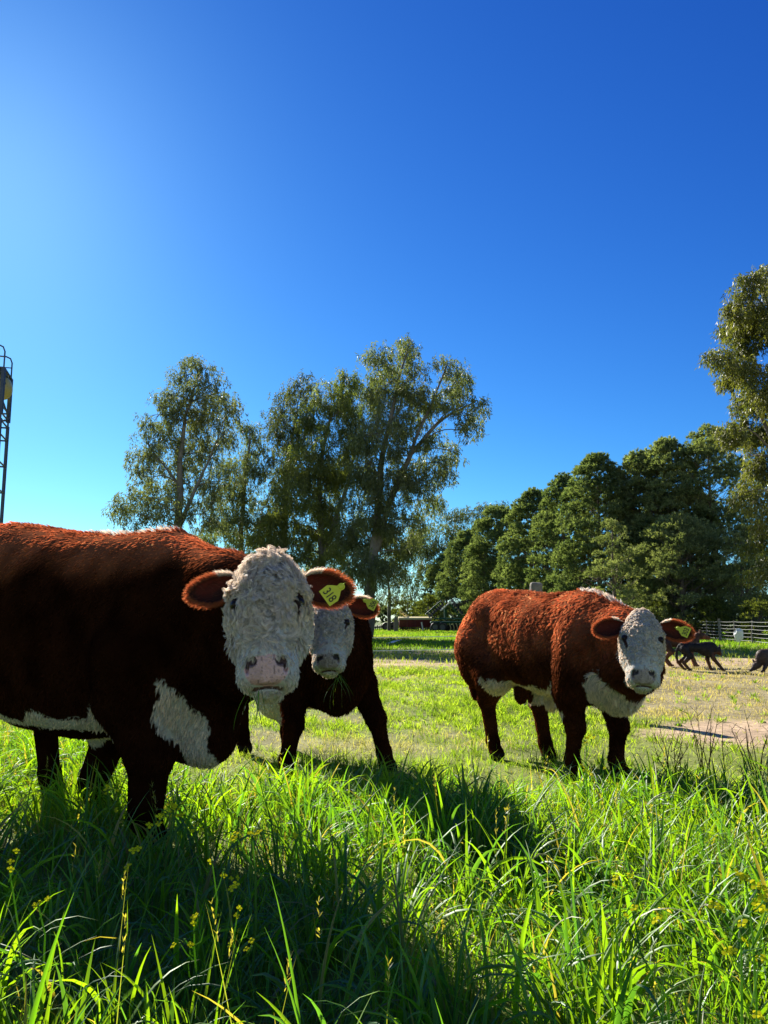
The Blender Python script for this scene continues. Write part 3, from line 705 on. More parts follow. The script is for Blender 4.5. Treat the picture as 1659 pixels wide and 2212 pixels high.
    Dl = hq_d @ HL.T; Dl = nrm(Dl - (Dl * N).sum(1, keepdims=True) * N); B = np.cross(N, Dl)
    Dl = Dl * np.cos(ang)[:, None] + B * np.sin(ang)[:, None]
    L = hs * lerp(lerp(.019, cfg['curl'], fore) * (1 - .12 * sst(-.05, -.14, hq[:, 2])), .021, muz) * r.uniform(.6, 1.3, n) * lerp(.35, 1, sst(.022, .060, eyd))
    sgn = np.where(vn(hq, F1 * .9, 51) > .5, 1.0, -1.0)
    kap = sgn * (.32 + .42 * r.random(n)) * fore + r.normal(0, .05, n)
    lift = lerp(.32, .58, fore) * r.uniform(.6, 1.5, n) * lerp(1, .95, muz)
    out.append(locks(P, N, Dl, L, cfg['hhw'] * r.uniform(.8, 1.2, n) * lerp(1, .6, muz), 8, lift, kap, c, r, MH_, .0044 * hs, droop=.15, tipcol=1.12, conv=.72, root=.62))  # darkened lock roots paint self-shade in between the curls
    V, F, C = join(out)
    link('coat', np_mesh('coat', V, F, C), M['hair'], root)
    print('cow', cfg['name'], 'strand quads', len(F))
    # ---- eyes
    for sx in (1, -1):
        bm = bmesh.new(); bmesh.ops.create_uvsphere(bm, u_segments=24, v_segments=16, radius=.0205 * hs)
        c = Vector(h2l((sx * .104, .006, .043)))
        Mx = Matrix(HL.tolist()).to_4x4(); Mx.translation = c
        bmesh.ops.scale(bm, vec=(.85, 1.05, .92), verts=bm.verts); bm.transform(Mx)
        for f_ in bm.faces: f_.smooth = True
        me = bpy.data.meshes.new('eye'); bm.to_mesh(me); bm.free(); link('eye', me, M['eye'], root)
    # ---- ears
    ears = []
    for sx, base, dr, Lr, Wr, opn, alab in cfg['ears']:
        dr = nrm(np.array(dr, float)); opn = np.array(opn, float); opn = nrm(opn - dr * (dr @ opn)); sdv = np.cross(dr, opn)
        base = np.array(base, float); ns, ntt = 18, 13
        def surf(sv, tv, off=0.0):
            wv_ = Wr * (np.maximum(1 - (np.abs(sv - .50) / .51) ** 2.2, 0) ** .75 * .97 + .03) ; wv_ = np.maximum(wv_, Wr * .42 * sst(.45, .0, sv))
            wv_ = wv_ + off * 0
            c0 = base + dr * (Lr * sv)[..., None] - opn * (.02 * np.sin(sv * 2.8) )[..., None] + np.array([0, 0, -cfg['eardroop']]) * (sv ** 2)[..., None]
            wv2 = wv_ + off
            aa = tv * 1.45
            return c0 + sdv * (wv2 * np.sin(aa))[..., None] - opn * (wv2 * .62 * (np.cos(aa) - .12) + off * .5)[..., None]
        sv = np.linspace(0, 1, ns)[:, None] * np.ones((1, ntt)); tv = np.ones((ns, 1)) * np.linspace(-1, 1, ntt)[None]
        A = surf(sv, tv); B_ = surf(sv, tv[:, ::-1], .007)
        G = np.concatenate([A, B_], 1); m = 2 * ntt
        Vv = h2l(G.reshape(-1, 3)); ii = (np.arange(ns - 1)[:, None] * m + np.arange(m)[None]); jj = (np.arange(ns - 1)[:, None] * m + (np.arange(m)[None] + 1) % m)
        Fv = np.stack([ii, jj, jj + m, ii + m], -1).reshape(-1, 4)
        Nn = vnormals(Vv, Fv)
        cen = Vv.mean(0); 
        oidx = (np.arange(m) >= ntt)[None] * np.ones((ns, 1), bool); oidx = oidx.reshape(-1)
        tr = h2l(G.reshape(-1, 3)) ; outw = (Vv - h2l((base + dr * (Lr * sv)[..., None]).reshape(-1, 3)[np.tile(np.arange(0, ns * ntt).reshape(ns, ntt), (1, 2)).reshape(-1)])); sgnn = np.sign((Nn[oidx] * outw[oidx]).sum())
        if sgnn < 0: Fv = Fv[:, ::-1]; Nn = -Nn
        cE = np.where(oidx[:, None], RED * .7, np.array([.055, .026, .022])); parts_ = [(Vv, Fv, cE)]
        dn = np.where(oidx, 60000.0, 16000.0)
        P, N = scatter(Vv, Fv, Nn, dn, r); n = len(P); hqe = l2h(P); so = ((hqe - base) @ dr) / Lr
        od = ((hqe - base) @ opn); rim = np.abs((hqe - base) @ sdv)
        lat = ((hqe - base) @ sdv)
        topside = (hqe[:, 2] - base[2] + cfg['eardroop'] * so**2) > 0
        cc = np.tile(RED * 1.2, (n, 1)) * r.uniform(.7, 1.3, n)[:, None]
        inner = ((N @ HL) @ opn) > .25
        cc[inner] = np.array([.12, .06, .045]) * r.uniform(.6, 1.5, inner.sum())[:, None]
        wt = topside & (so < cfg['earwhite']) & ~inner; cc[wt] = WHT * .9
        Dd = (np.tile(dr * .8, (n, 1)) + np.sign(lat)[:, None] * sdv * .55 + opn * .1) @ HL.T + r.normal(0, .2, (n, 3))
        Le = np.where(inner, .018, .021) * r.uniform(.6, 1.5, n) * hs
        parts_.append(strands(P, N, Dd, Le, np.full(n, .0014), 3, .25 + .3 * r.random(n), np.zeros(n), cc, r, droop=.2))
        # long fringe on the rim
        nf = 2600; sf = r.uniform(.12, 1.0, nf); tf = np.where(r.random(nf) < .5, -1, 1) * np.clip(r.normal(.98, .04, nf), 0, 1.02)
        tip = r.random(nf) < .25; sf[tip] = r.uniform(.9, 1, tip.sum()); tf[tip] = r.uniform(-1, 1, tip.sum())
        Pf = surf(sf, tf, r.uniform(0, .006, nf)); ax = base + dr * (Lr * sf * .93)[:, None] + np.array([0, 0, -cfg['eardroop']]) * (sf ** 2)[:, None]; Nf = nrm((Pf - ax) - opn * .0); Nf = nrm(Nf - opn * (Nf @ opn)[:, None] + opn * r.normal(.15, .25, nf)[:, None])
        Pf = h2l(Pf); Nf = Nf @ HL.T; cf = np.tile(RED * 1.12, (nf, 1)) * r.uniform(.7, 1.3, nf)[:, None]
        tw_ = ((h2l((0, 0, 0)) * 0 + (l2h(Pf) - base)) @ np.array([0, 0, 1.0])) > .01; tw_ &= sf < cfg['earwhite']; cf[tw_] = WHT
        Dd = np.tile(dr, (nf, 1)) @ HL.T + r.normal(0, .25, (nf, 3))
        parts_.append(strands(Pf, Nf, Dd, r.uniform(.014, .032, nf) * hs, np.full(nf, .0013), 4, 1.2 + r.random(nf), np.zeros(nf), cf, r, droop=.15))
        Vq, Fq, Cq = join(parts_)
        e = link('ear', np_mesh('ear', Vq, Fq, Cq), M['hair'], root); ears.append(e)
    # ---- yellow ear tag
    tx, ty_, td, ang, txt, tsz = cfg['tag']
    pos = np.array(atd(tx, ty_, td)); rt = np.array([1.0, 0, 0]); upc = np.array([0, -math.sin(PITCH), math.cos(PITCH)])
    yv = rt * math.cos(ang) + upc * math.sin(ang); zv = np.cross(rt, upc); zv = nrm(-np.array(pos - np.array([0, 0, CAMZ]))) 
    zv = nrm(zv + np.array(cfg.get('tagtilt', (0, 0, 0)))); yv = nrm(yv - zv * (yv @ zv)); xv = np.cross(yv, zv)
    Rt = Rw.T @ np.stack([xv, yv, zv], 1); Mx = Matrix(Rt.tolist()).to_4x4(); Mx.translation = Vector(tol(pos))
    half = [(.029, -.024), (.030, .008), (.020, .022), (.0105, .032)]
    arc = [(.0115 * math.cos(a), .042 + .0115 * math.sin(a)) for a in np.linspace(-.5, math.pi + .5, 12)]
    poly = [(-.029 + 0, -.024)] + half + arc + [(-a, b) for a, b in half[:0:-1]]
    bm = bmesh.new()
    bv = [[bm.verts.new((a * tsz, b * tsz, z)) for a, b in poly] for z in (-.001, .001)]
    bm.faces.new(bv[1]); bm.faces.new(bv[0][::-1]); k_ = len(poly)
    for i_ in range(k_): bm.faces.new((bv[0][i_], bv[0][(i_ + 1) % k_], bv[1][(i_ + 1) % k_], bv[1][i_]))
    st = bmesh.ops.create_cone(bm, cap_ends=True, segments=16, radius1=.0085 * tsz, radius2=.0065 * tsz, depth=.006, matrix=Matrix.Translation((0, .042 * tsz, .004)))
    cu = bpy.data.curves.new('num', 'FONT'); cu.body = txt; cu.size = .030 * tsz; cu.align_x = 'CENTER'; cu.align_y = 'CENTER'; cu.offset = .0002; cu.space_character = .95
    to = bpy.data.objects.new('num', cu); col.objects.link(to); bpy.context.view_layer.update()
    tm = bpy.data.meshes.new_from_object(to.evaluated_get(bpy.context.evaluated_depsgraph_get())); bpy.data.objects.remove(to)
    nv0 = len(bm.verts); bm.from_mesh(tm); bm.verts.ensure_lookup_table(); bm.faces.ensure_lookup_table()
    for v_ in bm.verts[nv0:]: v_.co.y = v_.co.y * 1.3 - .004 * tsz; v_.co.z = .0022
    for f_ in bm.faces:
        if f_.verts[0].index >= nv0 or all(v_.index >= nv0 for v_ in f_.verts): f_.material_index = 1
    bm.verts.index_update()
    for f_ in bm.faces: f_.material_index = 1 if min(v_.index for v_ in f_.verts) >= nv0 else 0
    bm.transform(Mx); me = bpy.data.meshes.new('ear_tag'); bm.to_mesh(me); bm.free()
    t_ = link('ear_tag', me, [M['yellow'], M['ink']], ears[cfg['tagear']])
    return root, h2l, Rw, loc

D2 = math.radians
tail0 = [(-1.36, 0, 1.12), (-1.44, 0, 1.0), (-1.45, 0, .75), (-1.43, .0, .55), (-1.42, .0, .42)]
cowA = make_cow(dict(name='bull', seed=1, cat='bull', label='large red bull at the left with curly white face and yellow tag 318',
    loc=(-.93, 3.44), yaw=D2(-30), s=1.07, wide=1.0, top=([-1.4, -.8, -.2, .2], [.11, .075, .01, -.02]), bot=([-1.4, -.9, -.3, .1, .3], [0, -.09, -.075, -.04, -.03]),
    feet=dict(RF=(.08, -.17), LF=(-.56, .12), RH=(-1.14, -.17), LH=(-.92, .17)), tail=tail0,
    head=(578, 1333, 2.62, D2(-4), D2(20), D2(-2.5), 1.02), brisket=(.20, .43), bw=(.075, .30, .03, .19),
    belly=([-1.05, -.81, -.7, -.5, -.35, -.22, -.16, -.1], [.46, .46, .43, .47, .42, .47, .55, .58]), crest=[(-.45, 0, 1.17), (-.2, 0, 1.2), (-.02, 0, 1.19)], crestw=.05,
    sock=0, patch=[((-.108, .010, .060), (-.098, .024, .005), .017), ((.106, .014, .045), (.090, .034, -.012), .013)], nose=(.60, .36, .35), rho=.0035, lift=.10, dens=100000, len=.021, hw=.0021, clumpf=22, swirl=.55, kap=.15,
    hdens=400000, curlf=20, curl=.052, flank_shade=.13, ridge_sun=1.75, legk=1.4, ek={'LF': .75}, hhw=.0019,
    ears=[(1, (.095, -.080, .160), (1, -.12, -.06), .180, .046, (.25, 1, -.05), None), (-1, (-.095, -.080, .140), (-1, -.12, -.04), .188, .052, (-.25, 1, -.35), None)],
    eardroop=.015, earwhite=.45, tag=(714, 1284, 2.55, D2(36), '318', 1.03), tagear=1))
cowB = make_cow(dict(name='steer', seed=2, cat='cow', label='red steer standing splay-legged behind the large bull, yellow tag 306 in its ear',
    loc=(-.345, 4.74), yaw=D2(-62), s=.93, wide=.86, top=([-1.4, 0], [0, 0]), bot=([-1.4, -.3, .3], [0, -.04, 0]),
    feet=dict(RF=(.06, -.28), LF=(.06, .39), RH=(-1.12, -.18), LH=(-1.12, .17)), tail=tail0,
    head=(711, 1362, 4.02, D2(-6), D2(14), D2(-2), .87), brisket=(.20, .55), bw=(.05, .05, -.02, .08),
    belly=([-1.05, -.5, -.1], [.60, .60, .57]), crest=[(-.1, 0, 1.2), (.1, 0, 1.2)], crestw=.04,
    sock=0, low=True, patch=[((-.104, .014, .03), (-.094, .03, .0), .008)], nose=(.30, .24, .22), rho=.004, lift=.18, dens=52000, len=.026, hw=.0030, clumpf=20, swirl=.9, kap=.2,
    hdens=300000, curlf=22, curl=.034, flank_shade=.18, hhw=.0022, extra=[((-.62, -.10, .44), (.28, .13, .16)), ((-.45, -.08, .34), (.16, .07, .10))],
    ears=[(1, (.098, -.075, .15), (1, -.12, -.1), .17, .050, (.25, 1, -.05), None), (-1, (-.098, -.075, .165), (-1, -.15, -.02), .18, .052, (-.2, 1, -.35), None)],
    eardroop=.02, earwhite=.75, tag=(804, 1305, 3.93, D2(152), '306', .95), tagear=1))
cowC = make_cow(dict(name='steer', seed=3, cat='cow', label='shaggy red and white steer standing alone at the right with sunlit back and white mane',
    loc=(1.22, 4.62), yaw=D2(-63), s=.875, wide=.84, top=([-1.4, -.9, 0], [.06, .05, .01]), bot=([-1.4, -1.1, -.95, -.7, -.3, .3], [.0, .14, .14, .11, .075, .04]),
    feet=dict(RF=(-.10, -.12), LF=(.04, .13), RH=(-.98, -.14), LH=(-.72, .15)), tail=tail0,
    head=(1388, 1397, 4.06, D2(4), D2(16), D2(3), .86), brisket=(.25, .60), bw=(.15, .26, .0, .16),
    belly=([-1.05, -.9, -.7, -.5, -.3, -.16, -.1], [.66, .62, .585, .555, .55, .62, .62]), crest=[(-.05, 0, 1.2), (.14, 0, 1.15), (.36, -.0, 1.04), (.45, 0, .98)], crestw=.045,
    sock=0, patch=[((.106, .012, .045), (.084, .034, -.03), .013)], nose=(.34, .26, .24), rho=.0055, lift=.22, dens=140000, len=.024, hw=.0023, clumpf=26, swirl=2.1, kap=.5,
    hdens=300000, curlf=34, curl=.024, flank_shade=.30, ridge_sun=1.7, rz=(.66, .98), hhw=.0021, extra=[((-.80, 0, .49), (.06, .05, .085)), ((-.45, .0, .48), (.07, .035, .08))],
    ears=[(1, (.092, -.06, .140), (1, .10, -.10), .185, .052, (.2, 1, .0), None), (-1, (-.092, -.070, .140), (-1, -.10, -.02), .200, .050, (-.2, 1, -.25), None)],
    eardroop=.02, earwhite=.35, tag=(1480, 1364, 3.96, D2(156), '303', .9), tagear=1))
# wisps of grass hanging from two mouths
def wisp(pts, d, nb, Lw, label, seed):
    r = np.random.default_rng(seed); P = np.array([list(atd(a, b, d)) for a, b in pts]); idx = r.integers(0, len(P), nb)
    V, F, C = blades(P[idx] + r.normal(0, .006, (nb, 3)), r.uniform(.4, 1, nb) * Lw, r.uniform(.002, .0045, nb), 8, r, np.full(nb, 2.5) + r.normal(0, .25, nb), r.normal(.5, .3, nb), np.tile(np.array([.10, .17, .05]), (nb, 1)) * r.uniform(.6, 1.5, (nb, 1)))
    tag(link('grass_wisp', np_mesh('grass_wisp', V, F, C), M['grass']), label, 'grass wisp')
wisp([(540, 1490), (552, 1493), (560, 1492)], 2.46, 9, .16, 'thin green blades hanging from the mouth of the large bull', 5)
wisp([(727, 1455), (733, 1458)], 3.86, 12, .18, 'wisp of green grass hanging from the mouth of the steer behind', 6)
# ------------------------------------------------------------------ trees
def leaves(P, Dr, L, Wd, colr, r):
    """diamond leaves: P base, Dr unit direction"""
    n = len(P); s = nrm(np.cross(Dr, r.normal(size=(n, 3)))); L = L[:, None]; Wd = Wd[:, None]
    b = nrm(np.cross(Dr, s)) * (L * .12)
    V = np.stack([P, P + Dr * L * .45 + s * Wd * .5 + b, P + Dr * L, P + Dr * L * .45 - s * Wd * .5 + b], 1).reshape(-1, 3)
    return V, np.arange(4 * n).reshape(-1, 4), np.repeat(colr, 4, 0)
def branch(mb, a, b, ra, rb, r, n=7, wig=.06, colr=(.3, .27, .23), sag=.0, seg=7):
    a = np.array(a, float); b = np.array(b, float); L = np.linalg.norm(b - a); t = np.linspace(0, 1, n)[:, None]
    p = a + (b - a) * t; w_ = r.normal(size=(n, 3)) * L * wig; w_[0] = w_[-1] = 0
    for _ in range(2): w_[1:-1] = (w_[:-2] + w_[1:-1] + w_[2:]) / 3
    p = p + w_ * 1.4 + np.array([0, 0, 1.0]) * (sag * L * np.sin(t * math.pi))
    rr = ra + (rb - ra) * t[:, 0]
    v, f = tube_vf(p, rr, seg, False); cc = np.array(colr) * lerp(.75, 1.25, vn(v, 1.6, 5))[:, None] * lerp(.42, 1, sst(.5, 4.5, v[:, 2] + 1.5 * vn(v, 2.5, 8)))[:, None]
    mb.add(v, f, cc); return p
def gum_tree(base, trunks, lobes, label, seed, leafs=(.20, .042), per=150, group=None, crad=.5, colA=(.095, .128, .065), colB=(.205, .225, .115), tr=.2, name='eucalyptus_tree', barkc=(.17, .15, .125), fill=1.0, depthk=.9):
    """lobes: (world centre, radius); trunks: list of polylines [(point, radius) ...]"""
    r = np.random.default_rng(seed); base = np.array(base, float)
    root = empty(name, tuple(base)); tag(root, label, 'tree', group)
    mb = MB(); nodes = []
    for tp in trunks:
        for (a, ra), (b, rb) in zip(tp[:-1], tp[1:]):
            p = branch(mb, np.array(a) - base, np.array(b) - base, ra * .68, rb * .68, r, wig=.02, colr=barkc, seg=9); nodes += [(q, ra + (rb - ra) * i / 6) for i, q in enumerate(p)]
    NP = np.array([q for q, _ in nodes]); NR = np.array([x for _, x in nodes])
    parts = []; A = np.array(colA); B = np.array(colB)
    for c, R in lobes:
        c = np.array(c, float) - base
        # limb from nearest lower node to the lobe centre
        dd = np.linalg.norm(NP - c, axis=1) + np.where(NP[:, 2] > c[2] - .2 * R, 3 * R, 0); j = int(dd.argmin())
        lp = branch(mb, NP[j], c, min(NR[j] * .5, .02 + R * .025), .018, r, colr=barkc, sag=.08)
        m = max(5, int(round(fill * 15 * (R / crad / 2) ** 2)))
        for _ in range(m):
            u = nrm(r.normal(size=3)); rad = R * r.uniform(.35, 1.0) ** .6
            cc = c + u * rad * np.array([1, depthk, .95]); cr = crad * r.uniform(.65, 1.25)
            k = int(np.linalg.norm(lp - cc, axis=1).argmin()); branch(mb, lp[k], cc, (.014), .005, r, n=5, colr=barkc, seg=4, sag=.05)
            n = int(per * (cr / crad) ** 2 * r.uniform(.7, 1.3))
            # hanging sprays: leaves on short drooping twigs
            nt = max(3, n // 9); tc = cc + nrm(r.normal(size=(nt, 3))) * cr * (r.random((nt, 1)) ** .45) * np.array([1, 1, .7])
            ti = r.integers(0, nt, n); hang = r.random(n) ** 1.0 * cr * .75
            out = nrm(tc - cc)[ti]; P = tc[ti] + np.array([0, 0, -1.0]) * hang[:, None] + out * (hang * .15)[:, None] + r.normal(0, .035, (n, 3))
            Dr = nrm(np.array([0, 0, -1.0]) * .75 + out * .25 + r.normal(0, .42, (n, 3)))
            tint = r.random((n, 1)) * .45 + r.random() * .75 - .05
            col_ = lerp(A, B, np.clip(tint, 0, 1)) * r.uniform(.75, 1.2, (n, 1))
            parts.append(leaves(P, Dr, leafs[0] * r.uniform(.6, 1.3, n), leafs[1] * r.uniform(.7, 1.3, n), col_, r))
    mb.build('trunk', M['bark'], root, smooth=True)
    V, F, C = join(parts); link('crown', np_mesh('crown', V, F, C), M['gum'], root)
    print('tree', len(F)); return root
def lobes_d(lst, d, spread=1.2, seed=0):
    r = np.random.default_rng(seed); o = []
    for x, y, R in lst:
        dd = d + r.uniform(-1, 1) * spread; o.append((np.array(atd(x, y, dd)), R * KD * dd / FPX))
    return o
def tr_d(pts, d): return [(np.array(atd(x, y, d + (q[3] if len(q) > 3 else 0))), q[2]) for q in pts for x, y in [q[:2]]]
def gbase(x, d): p = atd(x, 1300, d); return (p.x, d, 0)
def onground(x, d, dx=0): return (np.array([atd(x, 1330, d).x + dx, d, -.1]))
G_EUC = 'eucalyptus trees behind the pasture'
d = 38
gum_tree(gbase(800, d), [[(onground(792, d), .42)] + tr_d([(805, 1230, .36), (815, 1120, .28), (822, 1010, .22), (845, 900, .15), (880, 760, .06)], d),
                         [(np.array(atd(812, 1190, d)), .26)] + tr_d([(852, 1060, .22), (888, 980, .17), (945, 915, .12), (1030, 865, .05)], d),
                         [(np.array(atd(888, 980, d)), .13)] + tr_d([(930, 880, .09), (965, 790, .05)], d)],
    lobes_d([(887, 735, 24), (868, 775, 40), (825, 785, 45), (835, 835, 55), (895, 820, 45), (968, 785, 30), (990, 825, 38), (958, 845, 40), (1030, 880, 30), (985, 885, 42), (925, 900, 45), (860, 890, 62), (1005, 930, 26), (975, 975, 34),
             (950, 1000, 36), (880, 970, 60), (815, 930, 60), (800, 1000, 60), (905, 1040, 45), (860, 1060, 60), (925, 1085, 35), (800, 1090, 60), (870, 1140, 55), (830, 1180, 45), (905, 1130, 35), (780, 1150, 50), (895, 1185, 28), (838, 1228, 38), (788, 1215, 42), (862, 1195, 40), (815, 1255, 26)], d, 1.8, 1),
    'tallest eucalyptus with leaning bare limbs rising right of the bull\'s head', 101, per=150, group=G_EUC)
d = 41
gum_tree(gbase(690, d), [[(onground(690, d), .35)] + tr_d([(695, 1220, .28), (690, 1080, .2), (700, 960, .14), (730, 860, .07)], d), [(np.array(atd(695, 1220, d)), .2)] + tr_d([(740, 1080, .15), (770, 960, .08)], d)],
    lobes_d([(750, 830, 36), (712, 850, 34), (775, 860, 45), (730, 890, 50), (680, 895, 36), (660, 940, 38), (720, 960, 60), (770, 940, 50), (650, 1000, 45), (700, 1040, 60), (760, 1030, 60), (640, 1060, 50), (600, 1085, 42), (680, 1110, 60), (740, 1120, 60), (620, 1140, 55), (580, 1150, 40), (700, 1190, 60), (650, 1210, 55), (760, 1200, 55), (600, 1200, 50), (550, 1185, 45)], d, 2.2, 2),
    'broad yellowish-green eucalyptus with bushy low foliage in the middle of the clump', 102, per=190, group=G_EUC, colA=(.10, .138, .05), colB=(.24, .26, .09), depthk=1.0)
d = 44
gum_tree(gbase(612, d), [[(onground(612, d), .3)] + tr_d([(612, 1200, .24), (618, 1050, .17), (640, 900, .08)], d)],
    lobes_d([(650, 835, 32), (672, 850, 30), (620, 870, 38), (595, 905, 34), (640, 905, 45), (600, 960, 42), (640, 970, 45), (590, 1010, 34), (620, 1030, 40), (600, 1090, 40)], d, 1.5, 3),
    'thin dark eucalyptus standing behind the left edge of the tallest clump', 103, per=120, group=G_EUC, colA=(.068, .086, .040), colB=(.13, .14, .065))
d = 38
gum_tree(gbase(385, d), [[(onground(384, d), .36)] + tr_d([(385, 1110, .27), (388, 1000, .19), (400, 900, .12), (428, 800, .05)], d), [(np.array(atd(386, 1140, d)), .2)] + tr_d([(410, 1085, .14), (438, 1020, .10), (462, 965, .05)], d),
                         [(np.array(atd(388, 1050, d)), .1)] + tr_d([(350, 1000, .07), (320, 960, .04)], d)],
    lobes_d([(408, 785, 14), (438, 795, 30), (400, 822, 32), (455, 830, 36), (375, 855, 40), (425, 860, 46), (480, 860, 36), (500, 880, 24), (345, 895, 42), (400, 910, 55), (455, 920, 55), (498, 925, 30), (335, 945, 42), (375, 970, 50), (440, 985, 55), (310, 985, 34), (345, 1020, 42), (400, 1045, 50), (300, 1025, 30), (470, 1040, 50),
             (280, 1075, 34), (262, 1100, 22), (320, 1075, 40), (370, 1100, 45), (440, 1110, 50), (300, 1110, 30)], d, 1.8, 4),
    'slender grey-green eucalyptus with pale trunk above the back of the bull', 104, per=120, group=G_EUC, colA=(.092, .115, .07), colB=(.19, .205, .12))
d = 43
gum_tree(gbase(525, d), [[(onground(520, d), .3)] + tr_d([(520, 1180, .22), (528, 1050, .14), (540, 940, .06)], d)],
    lobes_d([(540, 925, 26), (555, 960, 28), (530, 985, 38), (500, 1020, 42), (552, 1020, 34), (490, 1080, 45), (540, 1080, 42), (510, 1130, 48), (560, 1130, 34), (470, 1150, 45), (530, 1180, 45)], d, 1.5, 5),
    'lower eucalyptus filling the gap right of the slender tree above the bull', 105, per=140, group=G_EUC)
d = 24
gum_tree(gbase(1690, d), [[(onground(1695, d), .36)] + tr_d([(1690, 1250, .3), (1680, 1000, .22), (1668, 800, .14), (1650, 620, .05)], d), [(np.array(atd(1680, 1000, d)), .12)] + tr_d([(1630, 860, .07), (1580, 770, .03)], d)],
    lobes_d([(1655, 590, 28), (1615, 610, 30), (1640, 650, 42), (1600, 660, 34), (1585, 700, 32), (1635, 720, 45), (1600, 750, 34), (1552, 770, 28), (1580, 800, 34), (1625, 800, 34), (1650, 850, 40), (1610, 880, 45), (1590, 930, 32), (1640, 930, 45), (1615, 985, 34), (1655, 1010, 40), (1625, 1060, 34), (1655, 1110, 36), (1630, 1160, 30), (1650, 1220, 34),
             (1700, 600, 50), (1720, 700, 70), (1710, 820, 60), (1730, 920, 70), (1720, 1040, 60), (1730, 1150, 60)], d, 1.2, 6),
    'tall eucalyptus with yellowish leaves cut off by the right edge of the photo', 106, leafs=(.15, .034), per=230, group=G_EUC, crad=.36, colA=(.085, .105, .034), colB=(.20, .20, .058), fill=1.15)
d = 62
gum_tree(gbase(838, d), [[(onground(840, d), .22)] + tr_d([(842, 1290, .2), (835, 1240, .1), (832, 1190, .04)], d)],
    lobes_d([(835, 1205, 14), (852, 1225, 16), (830, 1245, 18), (855, 1262, 20), (828, 1285, 16), (860, 1290, 14)], d, 1.5, 7),
    'small distant eucalyptus in the gap left of the red seed drill', 107, leafs=(.26, .05), per=90, crad=.6, colA=(.055, .07, .035), colB=(.10, .11, .06))
d = 84
gum_tree(gbase(960, d), [[(onground(960, d), .3)] + tr_d([(955, 1230, .2), (985, 1120, .08)], d)],
    lobes_d([(905, 1165, 26), (930, 1150, 28), (985, 1125, 30), (1020, 1110, 24), (1050, 1105, 22), (960, 1165, 34), (910, 1205, 32), (1000, 1160, 36), (890, 1240, 28), (930, 1225, 34), (1075, 1100, 18), (885, 1275, 22)], d, 1.5, 8),
    'dark grey-green eucalyptus between the tallest eucalyptus and the pine row', 108, leafs=(.34, .07), per=150, crad=.85, colA=(.065, .088, .04), colB=(.12, .14, .06))

# pines: domed pads of needle tufts on a rounded crown
def pine_pads(padc, padr, r, A, B, per, nl):
    parts = []
    for c, R in zip(padc, padr):
        n = int(per * R * R); u = nrm(r.normal(size=(n, 3))); u[:, 2] = np.abs(u[:, 2]) * 1.0 - .22; u = nrm(u)
        # small sub-tufts
        nt = max(6, n // 16); tu = nrm(r.normal(size=(nt, 3))); tu[:, 2] = np.abs(tu[:, 2]) - .15; tu = nrm(tu)
        tc = c + tu * R * np.array([1, 1, .62]) * r.uniform(.55, 1.0, (nt, 1)); ti = r.integers(0, nt, n)
        P = tc[ti] + r.normal(0, .02, (n, 3)); Dr = nrm(tu[ti] * .9 + np.array([0, 0, .35]) + r.normal(0, .55, (n, 3)))
        tint = np.clip(r.random((n, 1)) * .7 + (r.random() - .35) * .8, 0, 1)
        parts.append(leaves(P, Dr, nl[0] * r.uniform(.6, 1.3, n), nl[1] * r.uniform(.7, 1.3, n), lerp(A, B, tint) * r.uniform(.75, 1.2, (n, 1)), r))
    return parts
def pine(name, loc, h, w, label, seed, A=(.030, .055, .018), B=(.075, .115, .028), z0=.06, group=None, top=1.9, per=520, nl=(.15, .026), npad=None, lean=0, open_=0.0, cat='tree'):
    r = np.random.default_rng(seed); root = empty(name, tuple(loc)); tag(root, label, cat, group)
    mb = MB(); colr = (.16, .125, .10)
    branch(mb, (0, 0, -.1), (lean, 0, h * .9), (.028 * w + .02), .03, r, n=9, wig=.015, colr=colr, seg=9)
    A = np.array(A); B = np.array(B); npad = npad or int(4.8 * w * h)
    cs = []; rs = []
    lob = vn(np.linspace(0, 1, 50)[:, None] * np.array([[1, 0, 0]]), 7, seed)
    for i in range(npad):
        t = r.random() ** .85; ang = r.random() * 2 * math.pi
        z = h * (z0 + (1 - z0) * t) - .2
        prof = (1 - t ** top) ** .5 * (.72 + .28 * min(1, t / .18)) * (.88 + .24 * vn(np.array([[math.cos(ang) * 1.3, math.sin(ang) * 1.3, t * 3.0]]), 1.0, seed + 3)[0])
        rr = w * .5 * prof * (r.uniform(.9, 1.0) if r.random() < .85 else r.uniform(.4, .9)); R = r.uniform(.28, .92) * (w / 4.5) ** .4 * (1 - .25 * t)
        if r.random() < open_: continue
        c = np.array([lean * t + math.cos(ang) * (rr - R * .4), math.sin(ang) * (rr - R * .4), z]); cs.append(c); rs.append(R)
        b0 = np.array([lean * t * .8, 0, max(.15, z - rr * .45 - .2)]); branch(mb, b0, c - np.array([0, 0, .1]), .012 + .006 * w * (1 - t), .008, r, n=5, colr=colr, seg=5, sag=-.08)
    mb.build('trunk', M['bark'], root, smooth=True)
    V, F, C = join(pine_pads(cs, rs, r, A, B, per, nl)); link('crown', np_mesh('crown', V, F, C), M['pine'], root)
    print('pine', len(F)); return root
def ploc(x, d): return (atd(x, 1330, d).x, d, 0)
def hgt(y, d): return atd(830, y, d).z
PG = 'dark pines in a row behind the fence'
